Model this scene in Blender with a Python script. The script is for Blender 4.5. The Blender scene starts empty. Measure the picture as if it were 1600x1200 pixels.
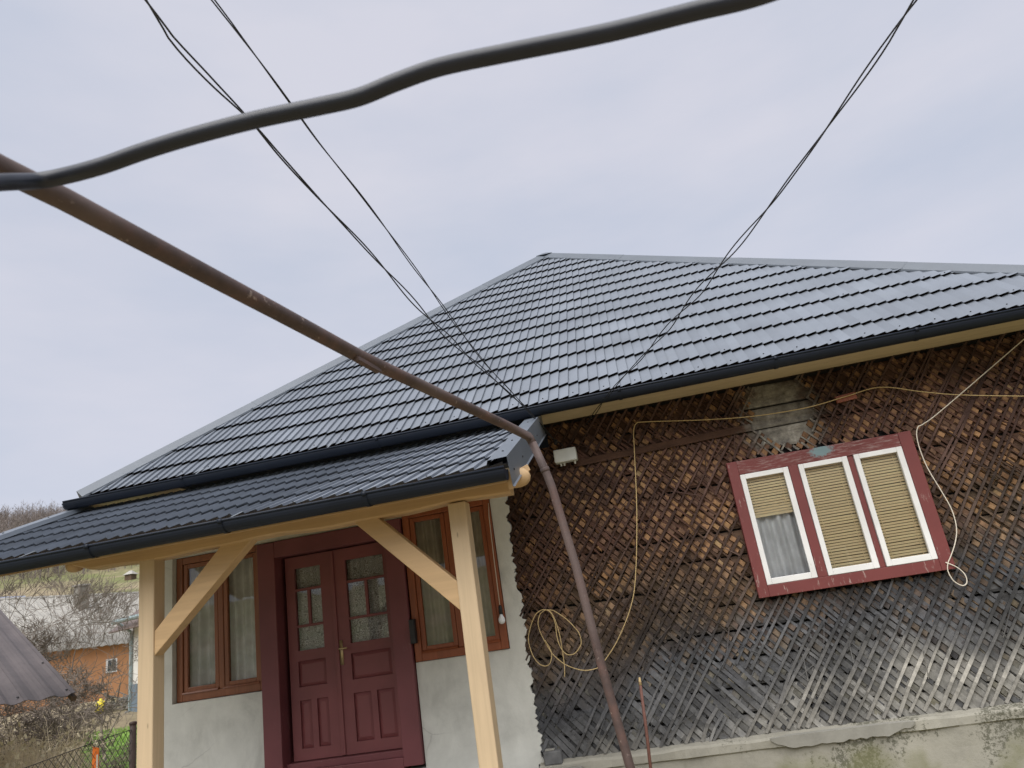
import bpy, math, random
import numpy as np
from mathutils import Vector, Matrix
sc = bpy.context.scene
R_ = math.radians
rnd = random.Random(7)

# ------------------------------------------------------------------ camera
W0, H0, FPX = 1600.0, 1200.0, 1110.0
YAW, PITCH, ROLL = R_(-9.221), R_(18.051), R_(-8.887)
CAM = Vector((0.0, -6.5, 1.6))
_f = Vector((math.sin(YAW)*math.cos(PITCH), math.cos(YAW)*math.cos(PITCH), math.sin(PITCH)))
_r = Vector((math.cos(YAW), -math.sin(YAW), 0.0))
_u = _r.cross(_f)
RIGHT = math.cos(ROLL)*_r + math.sin(ROLL)*_u
UP = -math.sin(ROLL)*_r + math.cos(ROLL)*_u
cam_d = bpy.data.cameras.new('camera')
cam = bpy.data.objects.new('camera', cam_d)
sc.collection.objects.link(cam)
mw = Matrix.Identity(4)
for i in range(3):
    mw[i][0], mw[i][1], mw[i][2], mw[i][3] = RIGHT[i], UP[i], -_f[i], CAM[i]
cam.matrix_world = mw
cam_d.sensor_width = 36.0
cam_d.lens = 36.0*FPX/W0
cam_d.clip_start = 0.05
cam_d.clip_end = 3000
cam_d.dof.use_dof = True
cam_d.dof.focus_distance = 6.3
cam_d.dof.aperture_fstop = 5.6
sc.camera = cam

# ------------------------------------------------------------------ sky and sun
SUN_EL, SUN_AZ = R_(56), R_(-6)     # azimuth: (-) to the left of straight-behind the viewer
world = bpy.data.worlds.new('World'); sc.world = world; world.use_nodes = True
nt = world.node_tree; nt.nodes.clear()
def N(t, kind, **kw):
    n = t.nodes.new(kind)
    for k, v in kw.items(): setattr(n, k, v)
    return n
sky = N(nt, 'ShaderNodeTexSky', sky_type='NISHITA', sun_disc=False)
sky.sun_elevation = SUN_EL; sky.sun_rotation = math.pi - SUN_AZ
tc = N(nt, 'ShaderNodeTexCoord')
mp = N(nt, 'ShaderNodeMapping'); mp.inputs['Scale'].default_value = (1.0, 1.0, 3.2)
nz = N(nt, 'ShaderNodeTexNoise'); nz.inputs['Scale'].default_value = 2.3; nz.inputs['Detail'].default_value = 5; nz.inputs['Roughness'].default_value = 0.5
rp = N(nt, 'ShaderNodeValToRGB')
rp.color_ramp.elements[0].position = 0.32; rp.color_ramp.elements[0].color = (0.52, 0.56, 0.665, 1)
rp.color_ramp.elements[1].position = 0.68; rp.color_ramp.elements[1].color = (0.64, 0.642, 0.72, 1)
mx = N(nt, 'ShaderNodeMix', data_type='RGBA'); mx.inputs[0].default_value = 0.10
scl = N(nt, 'ShaderNodeMix', data_type='RGBA', blend_type='MULTIPLY'); scl.inputs[0].default_value = 1.0
scl.inputs[7].default_value = (0.10, 0.10, 0.10, 1)
bg = N(nt, 'ShaderNodeBackground'); wo = N(nt, 'ShaderNodeOutputWorld')
L = nt.links.new
L(tc.outputs['Generated'], mp.inputs[0]); L(mp.outputs[0], nz.inputs['Vector']); L(nz.outputs['Fac'], rp.inputs[0])
L(sky.outputs[0], scl.inputs[6])
L(rp.outputs[0], mx.inputs[6]); L(scl.outputs[2], mx.inputs[7]); L(mx.outputs[2], bg.inputs[0]); L(bg.outputs[0], wo.inputs[0])
bg.inputs[1].default_value = 0.36
sun_d = bpy.data.lights.new('sun', 'SUN'); sun = bpy.data.objects.new('sun', sun_d); sc.collection.objects.link(sun)
sun_d.energy = 1.5; sun_d.angle = R_(75); sun_d.color = (1.0, 0.97, 0.93)
to_sun = Vector((math.sin(SUN_AZ)*math.cos(SUN_EL), -math.cos(SUN_AZ)*math.cos(SUN_EL), math.sin(SUN_EL)))
sun.rotation_euler = to_sun.to_track_quat('Z', 'Y').to_euler(); sun.location = (0, -20, 30)
sc.view_settings.view_transform = 'Standard'; sc.view_settings.look = 'None'
sc.view_settings.exposure = 1.65; sc.view_settings.gamma = 1.0
sc.render.engine = 'CYCLES'
sc.cycles.use_denoising = True
sc.cycles.max_bounces = 6; sc.cycles.transparent_max_bounces = 12
sc.cycles.sample_clamp_indirect = 4.0

# ------------------------------------------------------------------ pixel helpers
def ray(x, y):
    return _f + RIGHT*((x-800)/FPX) - UP*((y-600)/FPX)
def onY(x, y, Y): d = ray(x, y); return CAM + d*((Y-CAM.y)/d.y)
def onZ(x, y, Z): d = ray(x, y); return CAM + d*((Z-CAM.z)/d.z)
def atD(x, y, D): d = ray(x, y); return CAM + d.normalized()*D
def on_vplane(x, y, A, B):        # vertical plane through A and B
    n = Vector((B.y-A.y, A.x-B.x, 0)); d = ray(x, y)
    return CAM + d*((A-CAM).dot(n)/d.dot(n))

# ------------------------------------------------------------------ mesh helpers
COL = sc.collection
class MB:
    def __init__(s): s.v = []; s.f = []
    def add(s, vs, fs):
        o = len(s.v); s.v += [tuple(p) for p in vs]; s.f += [tuple(i+o for i in f) for f in fs]; return s
    def box(s, x0, x1, y0, y1, z0, z1):
        return s.add([(x0,y0,z0),(x1,y0,z0),(x1,y1,z0),(x0,y1,z0),(x0,y0,z1),(x1,y0,z1),(x1,y1,z1),(x0,y1,z1)],
                     [(0,3,2,1),(4,5,6,7),(0,1,5,4),(1,2,6,5),(2,3,7,6),(3,0,4,7)])
    def hexa(s, lo, hi):          # two quads (4 pts each), lo and hi in the same winding
        return s.add(list(lo)+list(hi), [(0,3,2,1),(4,5,6,7),(0,1,5,4),(1,2,6,5),(2,3,7,6),(3,0,4,7)])
    def prism(s, poly, off):      # poly: list of Vectors, extruded by off
        n = len(poly); off = Vector(off); p = [Vector(q) for q in poly]
        return s.add(p+[q+off for q in p], [tuple(range(n-1,-1,-1)), tuple(range(n,2*n))]+[(i,(i+1)%n,(i+1)%n+n,i+n) for i in range(n)])
    def bar(s, a, b, w, h, up=(0,0,1)):     # rectangular bar a->b, width w (sideways), height h (along up)
        a = Vector(a); b = Vector(b); d = (b-a).normalized(); sd = d.cross(Vector(up)).normalized(); u = sd.cross(d)
        q = lambda p: [p-sd*w/2-u*h/2, p+sd*w/2-u*h/2, p+sd*w/2+u*h/2, p-sd*w/2+u*h/2]
        return s.hexa(q(a), q(b))
    def tube(s, pts, r, n=8, cap=True):
        pts = [Vector(p) for p in pts]; rr = r if isinstance(r, (list, tuple)) else [r]*len(pts)
        nrm = None; rings = []; o = len(s.v)
        for i, p in enumerate(pts):
            d = (pts[min(i+1, len(pts)-1)]-pts[max(i-1, 0)])
            if d.length < 1e-9: d = Vector((0,0,1))
            d.normalize()
            if nrm is None: nrm = d.orthogonal().normalized()
            else:
                nrm = nrm - d*nrm.dot(d)
                nrm = nrm.normalized() if nrm.length > 1e-6 else d.orthogonal().normalized()
            b = d.cross(nrm)
            for k in range(n):
                a = 2*math.pi*k/n; s.v.append(tuple(p+(nrm*math.cos(a)+b*math.sin(a))*rr[i]))
        for i in range(len(pts)-1):
            for k in range(n):
                k2 = (k+1) % n; s.f.append((o+i*n+k, o+i*n+k2, o+(i+1)*n+k2, o+(i+1)*n+k))
        if cap:
            s.f.append(tuple(o+k for k in range(n-1,-1,-1))); s.f.append(tuple(o+(len(pts)-1)*n+k for k in range(n)))
        return s
    def lathe(s, base, axis, prof, n=12):   # prof: list of (t along axis, radius)
        base = Vector(base); axis = Vector(axis).normalized()
        pts = [base+axis*t for t, _ in prof]; return s.tube(pts, [r for _, r in prof], n)
    def mesh(s, name):
        m = bpy.data.meshes.new(name); m.from_pydata(s.v, [], s.f); m.update(); return m
    def build(s, name, mat, parent=None, smooth=False, bevel=0.0, **props):
        m = s.mesh(name); m.materials.append(mat)
        if smooth:
            for p in m.polygons: p.use_smooth = True
        return link(name, m, parent, bevel, **props)
def link(name, data, parent=None, bevel=0.0, loc=None, **props):
    o = bpy.data.objects.new(name, data); COL.objects.link(o)
    if parent is not None: o.parent = parent
    if loc is not None: o.location = loc
    if bevel:
        b = o.modifiers.new('bevel', 'BEVEL'); b.width = bevel; b.segments = 2; b.limit_method = 'ANGLE'; b.harden_normals = False
    for k, v in props.items(): o[k] = v
    return o
def thing(name, label, cat, loc=(0,0,0), group=None):
    o = bpy.data.objects.new(name, None); COL.objects.link(o); o.location = loc
    o.empty_display_size = 0.2
    o['label'] = label; o['category'] = cat
    if group: o['group'] = group
    return o
def spline(pts, per=6):           # Catmull-Rom
    pts = [Vector(p) for p in pts]; out = []
    P = [pts[0]*2-pts[1]]+pts+[pts[-1]*2-pts[-2]]
    for i in range(1, len(P)-2):
        for k in range(per):
            t = k/per; a, b, c, d = P[i-1], P[i], P[i+1], P[i+2]
            out.append(0.5*((2*b)+(c-a)*t+(2*a-5*b+4*c-d)*t*t+(3*b-a-3*c+d)*t**3))
    out.append(pts[-1]); return out

# ------------------------------------------------------------------ materials
def lin(r, g, b):
    f = lambda c: (c/255/12.92) if c/255 <= 0.04045 else ((c/255+0.055)/1.055)**2.4
    return (f(r), f(g), f(b))
class Mat:
    def __init__(s, name):
        s.m = bpy.data.materials.new(name); s.m.use_nodes = True; s.t = s.m.node_tree
        s.p = s.t.nodes['Principled BSDF']; s.geo = None
    def n(s, kind, **kw): return N(s.t, kind, **kw)
    def l(s, a, b): s.t.links.new(a, b)
    def pos(s, scale=(1,1,1), obj=False):
        src = s.n('ShaderNodeTexCoord').outputs['Object'] if obj else s.n('ShaderNodeNewGeometry').outputs['Position']
        mp = s.n('ShaderNodeMapping'); mp.inputs['Scale'].default_value = scale; s.l(src, mp.inputs[0]); return mp.outputs[0]
    def noise(s, scale, detail=4, vec=None, rough=0.55, dist=0.0):
        n = s.n('ShaderNodeTexNoise'); n.inputs['Scale'].default_value = scale; n.inputs['Detail'].default_value = detail
        n.inputs['Roughness'].default_value = rough; n.inputs['Distortion'].default_value = dist
        s.l(vec if vec is not None else s.pos(), n.inputs['Vector']); return n.outputs['Fac']
    def ramp(s, fac, stops):
        r = s.n('ShaderNodeValToRGB'); e = r.color_ramp.elements
        while len(e) < len(stops): e.new(0.5)
        for el, (p, c) in zip(e, stops):
            el.position = p; el.color = (c, c, c, 1) if isinstance(c, (int, float)) else (*c, 1)
        s.l(fac, r.inputs[0]); return r.outputs[0]
    def mix(s, fac, a, b, mode='MIX'):
        m = s.n('ShaderNodeMix', data_type='RGBA', blend_type=mode)
        for sock, v in ((m.inputs[0], fac), (m.inputs[6], a), (m.inputs[7], b)):
            if isinstance(v, (int, float)): sock.default_value = v
            elif isinstance(v, (tuple, list)): sock.default_value = (*v, 1)
            else: s.l(v, sock)
        return m.outputs[2]
    def math(s, op, a, b=0.0, clamp=False):
        m = s.n('ShaderNodeMath', operation=op, use_clamp=clamp)
        for sock, v in zip(m.inputs, (a, b)):
            if isinstance(v, (int, float)): sock.default_value = v
            else: s.l(v, sock)
        return m.outputs[0]
    def bump(s, h, strength=0.3, dist=0.01):
        b = s.n('ShaderNodeBump'); b.inputs['Strength'].default_value = strength; b.inputs['Distance'].default_value = dist
        s.l(h, b.inputs['Height']); s.l(b.outputs[0], s.p.inputs['Normal'])
    def rand(s, island=False):
        return s.n('ShaderNodeNewGeometry').outputs['Random Per Island'] if island else s.n('ShaderNodeObjectInfo').outputs['Random']
    def z(s):
        sx = s.n('ShaderNodeSeparateXYZ'); s.l(s.n('ShaderNodeNewGeometry').outputs['Position'], sx.inputs[0]); return sx.outputs
    def done(s, col, rough=0.6, spec=0.5, metal=0.0):
        if isinstance(col, tuple): s.p.inputs['Base Color'].default_value = (*col, 1)
        else: s.l(col, s.p.inputs['Base Color'])
        if isinstance(rough, (int, float)): s.p.inputs['Roughness'].default_value = rough
        else: s.l(rough, s.p.inputs['Roughness'])
        s.p.inputs['Specular IOR Level'].default_value = spec; s.p.inputs['Metallic'].default_value = metal
        return s.m
def k(c, f): return tuple(min(1.0, x*f) for x in c)
def simple(name, col, rough=0.6, var=0.25, scale=6, spec=0.5, metal=0.0, bump=0.0, bscale=40, stretch=(1,1,1), rv=0.0):
    m = Mat(name); v = m.pos(stretch)
    c = m.ramp(m.noise(scale, 6, v, 0.65), [(0.25, k(col, 1-var)), (0.75, k(col, 1+var))])
    if rv: c = m.mix(1.0, c, m.ramp(m.rand(), [(0, 1-rv), (1, 1+rv)]), 'MULTIPLY')
    if bump: m.bump(m.noise(bscale, 5, v), bump, 0.01)
    return m.done(c, rough, spec, metal)

ROOF = lin(116, 122, 131)
def roof_mat():
    m = Mat('painted_metal_roof')
    c = m.ramp(m.noise(1.3, 6), [(0.3, k(ROOF, 0.86)), (0.7, k(ROOF, 1.12))])
    c = m.mix(1.0, c, m.ramp(m.rand(), [(0, 0.93), (1, 1.07)]), 'MULTIPLY')
    dust = m.ramp(m.noise(9, 8, None, 0.7), [(0.55, 0.0), (0.8, 0.25)])
    c = m.mix(dust, c, lin(120, 122, 120))
    m.bump(m.noise(5, 2), 0.03, 0.01)
    return m.done(c, m.ramp(m.noise(5, 5), [(0.3, 0.40), (0.7, 0.52)]), 0.18)
M_roof = roof_mat()
M_cap = simple('painted_metal_trim', lin(88, 95, 104), 0.42, 0.12, 3, 0.5)
M_verge = simple('slate_flashing', lin(98, 105, 114), 0.42, 0.12, 3, 0.5)
M_gutter = simple('dark_gutter_paint', lin(24, 31, 43), 0.5, 0.15, 4, 0.25)
M_gutter_in = simple('gutter_bracket_zinc', lin(120, 126, 132), 0.45, 0.15, 20, 0.5, 0.3)
def wood(name, col, rough=0.6, var=0.22, axis='x', knots=True, ring=1.0, bump=0.15):
    m = Mat(name)
    s = {'x': (0.5, 9, 9), 'z': (9, 9, 0.5), 'o': (0.5, 9, 9)}[axis]
    v = m.pos(s, obj=(axis == 'o'))
    g = m.noise(3.0*ring, 8, v, 0.6, 0.6)
    c = m.ramp(g, [(0.25, k(col, 1-var)), (0.5, col), (0.8, k(col, 1+var))])
    blot = m.noise(1.6, 4)
    c = m.mix(m.ramp(blot, [(0.45, 0.0), (0.75, 0.35)]), c, k(col, 0.72))
    if knots:
        vo = m.n('ShaderNodeTexVoronoi'); vo.inputs['Scale'].default_value = 5.0
        m.l(m.pos((1, 2.2, 1) if axis != 'z' else (2.0, 2.0, 0.6)), vo.inputs['Vector'])
        kn = m.ramp(vo.outputs['Distance'], [(0.03, 0.75), (0.075, 0.0)])
        c = m.mix(kn, c, k(col, 0.38))
    m.bump(g, bump, 0.004)
    return m.done(c, rough, 0.35)
M_pine = wood('varnished_pine_beam', lin(190, 160, 120), 0.5, 0.14, 'x')
M_pine_v = wood('varnished_pine_post', lin(196, 174, 142), 0.5, 0.12, 'z')
M_soffit = wood('pine_soffit', lin(202, 184, 152), 0.6, 0.16, 'x')
M_darkwood = simple('dark_rafter_wood', lin(90, 72, 56), 0.8, 0.3, 8)
M_winbrown = wood('varnished_window_wood', lin(138, 90, 66), 0.38, 0.28, 'z', False)
M_winorange = wood('orange_varnished_window_wood', lin(138, 78, 50), 0.38, 0.25, 'z', False)
def paint(name, col, wear, wcol, rough=0.5, amt=0.62):
    m = Mat(name); v = m.pos((7, 7, 1.6))
    c = m.ramp(m.noise(2.2, 6), [(0.3, k(col, 0.85)), (0.7, k(col, 1.12))])
    w = m.math('MULTIPLY', m.noise(6, 8, v, 0.75), m.ramp(m.noise(1.7, 4), [(0.35, 0.75), (0.65, 1.12)]))
    mask = m.ramp(w, [(amt, 0.0), (amt+0.05, wear)])
    c = m.mix(mask, c, wcol)
    m.bump(m.mix(0.5, m.noise(30, 5, v), mask), 0.12, 0.004)
    return m.done(c, rough, 0.4)
M_doorpaint = paint('oxblood_door_paint', lin(120, 68, 69), 0.25, lin(120, 84, 82), 0.46, 0.66)
M_frame = paint('oxblood_frame_paint', lin(112, 63, 66), 0.5, lin(140, 112, 108), 0.5, 0.62)
M_redcasing = paint('brick_red_casing_paint', lin(112, 56, 54), 0.7, lin(168, 150, 142), 0.55, 0.62)
def red_top_mat():
    m = Mat('worn_red_casing_paint'); col = lin(112, 60, 58)
    v = m.pos((1.6, 5, 14))
    c = m.ramp(m.noise(2.5, 6), [(0.3, k(col, 0.8)), (0.7, k(col, 1.1))])
    c = m.mix(m.ramp(m.noise(5, 9, v, 0.75), [(0.5, 0.0), (0.62, 0.8)]), c, lin(150, 128, 124))
    # a blotch of older turquoise paint showing through
    g = m.n('ShaderNodeNewGeometry'); vd = m.n('ShaderNodeVectorMath', operation='DISTANCE')
    mp = m.n('ShaderNodeMapping'); mp.inputs['Scale'].default_value = (0.5, 0, 1.0); m.l(g.outputs['Position'], mp.inputs[0])
    m.l(mp.outputs[0], vd.inputs[0]); vd.inputs[1].default_value = (1.53*0.5, 0, 2.566)
    dd = m.math('ADD', vd.outputs['Value'], m.math('MULTIPLY', m.math('SUBTRACT', m.noise(38, 4), 0.5), 0.07))
    c = m.mix(m.ramp(dd, [(0.035, 0.9), (0.055, 0.0)]), c, lin(112, 138, 142))
    m.bump(m.noise(12, 8, v), 0.2, 0.004)
    return m.done(c, 0.65, 0.3)
M_redtop = red_top_mat()
M_white = paint('white_sash_paint', lin(222, 222, 220), 0.6, lin(170, 166, 160), 0.5, 0.68)
def glass_mat():
    m = Mat('window_glass'); t = m.t; t.nodes.remove(m.p)
    fr = m.n('ShaderNodeFresnel'); fr.inputs[0].default_value = 1.52
    bmp = m.n('ShaderNodeBump'); bmp.inputs['Strength'].default_value = 0.05; bmp.inputs['Distance'].default_value = 0.02
    m.l(m.noise(3.0, 2), bmp.inputs['Height'])
    gl = m.n('ShaderNodeBsdfGlossy'); gl.inputs['Roughness'].default_value = 0.01; m.l(bmp.outputs[0], gl.inputs['Normal'])
    tr = m.n('ShaderNodeBsdfTransparent'); tr.inputs[0].default_value = (0.93, 0.95, 0.95, 1)
    f2 = m.math('MULTIPLY', fr.outputs[0], 2.0, True)     # front and back surface of the pane
    ms = m.n('ShaderNodeMixShader'); m.l(f2, ms.inputs[0]); m.l(tr.outputs[0], ms.inputs[1]); m.l(gl.outputs[0], ms.inputs[2])
    m.l(ms.outputs[0], t.nodes['Material Output'].inputs[0]); return m.m
M_glass = glass_mat()
def curtain_mat(name, col, lace):
    m = Mat(name); t = m.t
    vo = m.n('ShaderNodeTexVoronoi'); vo.inputs['Scale'].default_value = 30 if lace else 9
    m.l(m.pos((1, 0, 1)), vo.inputs['Vector'])
    d = m.math('FRACT', m.math('MULTIPLY', vo.outputs['Distance'], 3.2))
    pat = m.ramp(d, [(0.30, 1.0), (0.42, 0.0), (0.8, 0.0), (0.92, 1.0)]) if lace else m.ramp(m.noise(7, 6), [(0.4, 0.2), (0.65, 0.8)])
    lo, hi = (0.55, 0.97) if lace else (0.88, 0.98)
    al = m.ramp(pat, [(0, lo), (1, hi)])
    c = m.mix(pat, k(col, 0.75), col)
    m.l(al, m.p.inputs['Alpha'])
    return m.done(c, 0.9, 0.1)
M_lace = curtain_mat('lace_curtain', lin(222, 224, 228), True)
M_sheer = curtain_mat('sheer_curtain', lin(244, 245, 247), False)
M_beige = curtain_mat('beige_sheer_curtain', lin(206, 196, 180), False)
M_blind = wood('bamboo_blind', lin(250, 228, 184), 0.6, 0.14, 'x', False)
M_dark = simple('dark_room', (0.03, 0.028, 0.027), 0.9, 0.2)

def plaster_mat():
    m = Mat('grey_cement_plaster'); col = lin(205, 205, 197)
    n1 = m.noise(1.1, 7, None, 0.65, 0.8); n2 = m.noise(5, 8, m.pos((1, 1, 0.55)), 0.7, 0.4)
    c = m.ramp(n1, [(0.28, k(col, 0.62)), (0.5, k(col, .92)), (0.72, k(col, 1.12))])
    c = m.mix(m.ramp(n2, [(0.42, 0.0), (0.7, 0.55)]), c, lin(220, 220, 212))
    c = m.mix(m.ramp(m.noise(2.4, 6, m.pos((1,1,0.4))), [(0.55, 0.0), (0.75, 0.35)]), c, lin(172, 172, 163))
    vo = m.n('ShaderNodeTexVoronoi', feature='DISTANCE_TO_EDGE'); vo.inputs['Scale'].default_value = 1.3
    wv = m.n('ShaderNodeMix', data_type='VECTOR'); wv.inputs[0].default_value = 0.12
    nn_ = m.n('ShaderNodeTexNoise'); nn_.inputs['Scale'].default_value = 4; nn_.inputs['Detail'].default_value = 5; m.l(m.pos(), nn_.inputs['Vector'])
    m.l(m.pos(), wv.inputs[4]); m.l(nn_.outputs['Color'], wv.inputs[5]); m.l(wv.outputs[1], vo.inputs['Vector'])
    crk = m.math('MULTIPLY', m.ramp(vo.outputs['Distance'], [(0.0, 0.28), (0.006, 0.0)]), m.ramp(m.noise(0.8, 3), [(0.48, 0.0), (0.56, 1.0)]))
    c = m.mix(crk, c, lin(96, 94, 88))
    m.bump(m.mix(0.5, n2, m.noise(45, 6)), 0.22, 0.012)
    return m.done(c, 0.9, 0.2)
M_plaster = plaster_mat()
def plinth_mat():
    m = Mat('mossy_concrete_plinth'); col = lin(148, 145, 134); z = m.z()[2]
    c = m.ramp(m.noise(2.0, 8, None, 0.7), [(0.28, k(col, 0.66)), (0.5, col), (0.74, k(col, 1.2))])
    sp = m.math('MULTIPLY', m.noise(42, 6, None, 0.75), m.ramp(m.noise(1.4, 5), [(0.38, 0.35), (0.62, 1.15)]))
    c = m.mix(m.ramp(sp, [(0.52, 0.0), (0.60, 0.75)]), c, lin(74, 74, 60))
    mo = m.math('MULTIPLY', m.noise(2.6, 7), m.ramp(z, [(0.15, 1.25), (0.42, 0.7)]))
    c = m.mix(m.ramp(mo, [(0.52, 0.0), (0.72, 0.6)]), c, lin(112, 112, 78))
    m.bump(m.noise(24, 8, None, 0.7), 0.45, 0.012)
    return m.done(c, 0.93, 0.2)
M_plinth = plinth_mat()
def oldwood(name, top, mid, low, base, rv, stretch, lime=True, dark=lin(82, 83, 86)):
    m = Mat(name); z = m.z()
    wob = m.math('MULTIPLY', m.math('SUBTRACT', m.noise(1.5, 4), 0.5), 1.5)
    xt = m.math('MULTIPLY', z[0], -0.16)
    h = m.math('DIVIDE', m.math('ADD', m.math('ADD', z[2], wob), xt), 3.3)
    c = m.ramp(h, [(0.10, base), (0.17, low), (0.29, dark), (0.44, mid), (0.66, top), (1.0, k(top, 0.8))])
    r = m.rand(True)
    c = m.mix(1.0, c, m.ramp(r, [(0, 1-rv), (0.7, 1.0), (1, 1+rv)]), 'MULTIPLY')
    if lime:            # remains of a grey limewash where the laths have fallen off above the window
        gg = m.n('ShaderNodeNewGeometry'); vd = m.n('ShaderNodeVectorMath', operation='DISTANCE')
        mp = m.n('ShaderNodeMapping'); mp.inputs['Scale'].default_value = (1.0, 0, 0.75); m.l(gg.outputs['Position'], mp.inputs[0])
        m.l(mp.outputs[0], vd.inputs[0]); vd.inputs[1].default_value = (1.30, 0, 2.93*0.75)
        dd = m.math('ADD', vd.outputs['Value'], m.math('MULTIPLY', m.math('SUBTRACT', m.noise(9, 6), 0.5), 0.35))
        c = m.mix(m.ramp(dd, [(0.22, 0.9), (0.40, 0.0)]), c, m.ramp(m.noise(14, 7, None, .7), [(0.3, lin(84, 82, 80)), (0.55, lin(136, 133, 124)), (0.75, lin(170, 168, 160))]))
    g = m.noise(3.5, 8, m.pos(stretch), 0.7, 0.3)
    c = m.mix(1.0, c, m.ramp(g, [(0.3, 0.68), (0.7, 1.3)]), 'MULTIPLY')
    c = m.mix(1.0, c, m.ramp(m.noise(1.05, 4, None, 0.6), [(0.36, 0.66), (0.56, 1.1)]), 'MULTIPLY')
    m.bump(g, 0.4, 0.006)
    return m.done(c, 0.88, 0.2)
M_lath = oldwood('weathered_lath', lin(78, 60, 54), lin(80, 69, 62), lin(99, 98, 97), lin(146, 143, 136), 0.5, (7, 7, 7))
M_lath_b = oldwood('weathered_under_lath', lin(88, 64, 54), lin(90, 76, 62), lin(100, 100, 100), lin(142, 140, 134), 0.4, (7, 7, 7))
M_plank = oldwood('old_hewn_plank', lin(82, 60, 48), lin(86, 74, 60), lin(108, 107, 106), lin(164, 161, 154), 0.3, (0.8, 8, 8))
def daub_mat():
    m = Mat('clay_daub'); z = m.z()
    wob = m.math('MULTIPLY', m.math('SUBTRACT', m.noise(0.9, 5), 0.5), 1.6)
    h = m.math('DIVIDE', m.math('ADD', z[2], wob), 3.3)
    r = m.math('ADD', m.math('MULTIPLY', m.rand(True), 0.5), m.math('MULTIPLY', m.math('SUBTRACT', m.noise(1.3, 5, None, 0.6), 0.22), 0.95))
    hi = m.ramp(r, [(0.12, lin(82, 64, 58)), (0.38, lin(110, 86, 70)), (0.60, lin(140, 108, 80)), (0.76, lin(154, 120, 86)), (0.95, lin(162, 144, 110))])
    lo = m.ramp(r, [(0.12, lin(70, 71, 73)), (0.5, lin(92, 92, 92)), (0.75, lin(112, 110, 102)), (0.95, lin(136, 131, 112))])
    c = m.mix(m.ramp(h, [(0.26, 0.0), (0.55, 1.0)]), lo, hi)
    c = m.mix(1.0, c, m.ramp(m.noise(26, 6), [(0.3, 0.6), (0.7, 1.12)]), 'MULTIPLY')
    # damp and soot have left broad dark blotches on the wall
    c = m.mix(1.0, c, m.ramp(m.noise(1.05, 4, None, 0.6), [(0.36, 0.55), (0.56, 1.12)]), 'MULTIPLY')
    m.bump(m.noise(40, 6), 0.4, 0.008)
    return m.done(c, 0.95, 0.15)
M_daub = daub_mat()
def rust_mat():
    m = Mat('rusty_painted_pipe')
    c = m.ramp(m.noise(7, 7, None, 0.7), [(0.28, lin(56, 47, 46)), (0.5, lin(80, 65, 61)), (0.72, lin(104, 77, 69))])
    c = m.mix(m.ramp(m.noise(38, 5, None, 0.7), [(0.62, 0.0), (0.70, 0.6)]), c, lin(176, 160, 150))
    c = m.mix(m.ramp(m.noise(2.0, 4), [(0.5, 0.0), (0.62, 0.7)]), c, lin(98, 84, 80))
    m.bump(m.noise(60, 6), 0.25, 0.003)
    return m.done(c, 0.6, 0.4)
M_rust = rust_mat()
M_hose = simple('black_hose', lin(27, 32, 44), 0.42, 0.3, 14, 0.5, bump=0.05)
M_wire = simple('black_wire', lin(26, 26, 28), 0.5, 0.1)
M_rope = simple('tan_cord', lin(196, 172, 124), 0.85, 0.2, 60)
M_whitecord = simple('white_cord', lin(214, 206, 190), 0.8, 0.12, 60)
M_boxwhite = simple('aged_white_plastic', lin(196, 200, 196), 0.5, 0.12, 9)
M_black = simple('black_plastic', lin(30, 30, 32), 0.5, 0.2)
M_brass = simple('worn_brass', lin(190, 170, 130), 0.38, 0.2, 30, 0.5, 0.7)
M_bulb = simple('frosted_bulb', lin(232, 234, 236), 0.25, 0.02)
M_greybox = simple('dark_grey_concrete', lin(98, 98, 98), 0.85, 0.35, 14, bump=0.2)
M_rod = simple('rusty_rod', lin(112, 76, 66), 0.7, 0.3, 20)
M_bark = simple('bare_bark', lin(116, 108, 100), 0.9, 0.35, 14, rv=0.15)
M_twig = simple('bare_twig', lin(124, 113, 103), 0.9, 0.3, 6, rv=0.15)
def ground_mat():
    m = Mat('meadow_ground')
    n1 = m.noise(0.035, 6, None, 0.65); n2 = m.noise(0.9, 7, None, 0.7)
    g = m.ramp(n2, [(0.25, lin(90, 98, 62)), (0.5, lin(108, 112, 74)), (0.75, lin(130, 126, 94))])
    d = m.ramp(n2, [(0.25, lin(112, 100, 82)), (0.75, lin(160, 148, 122))])
    c = m.mix(m.ramp(n1, [(0.42, 0.0), (0.60, 1.0)]), g, d)
    m.bump(m.noise(14, 6), 0.5, 0.05)
    return m.done(c, 0.95, 0.1)
M_ground = ground_mat()
M_grass = simple('young_grass', lin(126, 160, 72), 0.7, 0.3, 5)
M_orange = simple('orange_render', lin(188, 138, 98), 0.9, 0.16, 1.5, bump=0.1)
M_eternit = simple('weathered_fibre_cement', lin(156, 153, 146), 0.9, 0.2, 1.6)
M_concrete = simple('porch_concrete', lin(140, 138, 130), 0.9, 0.2, 3, bump=0.2)
M_shedmetal = simple('brown_corrugated_metal', lin(82, 75, 74), 0.55, 0.25, 3, 0.35, 0.1)
M_fence = simple('dark_fence_wire', lin(58, 56, 54), 0.6, 0.2)
M_dry = simple('dry_stems', lin(212, 196, 170), 0.9, 0.35, 3)
M_leaf = simple('dry_leaves', lin(226, 214, 184), 0.9, 0.3, 4)
M_forest = simple('bare_forest', lin(128, 118, 112), 0.95, 0.25, 0.15)

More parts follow.
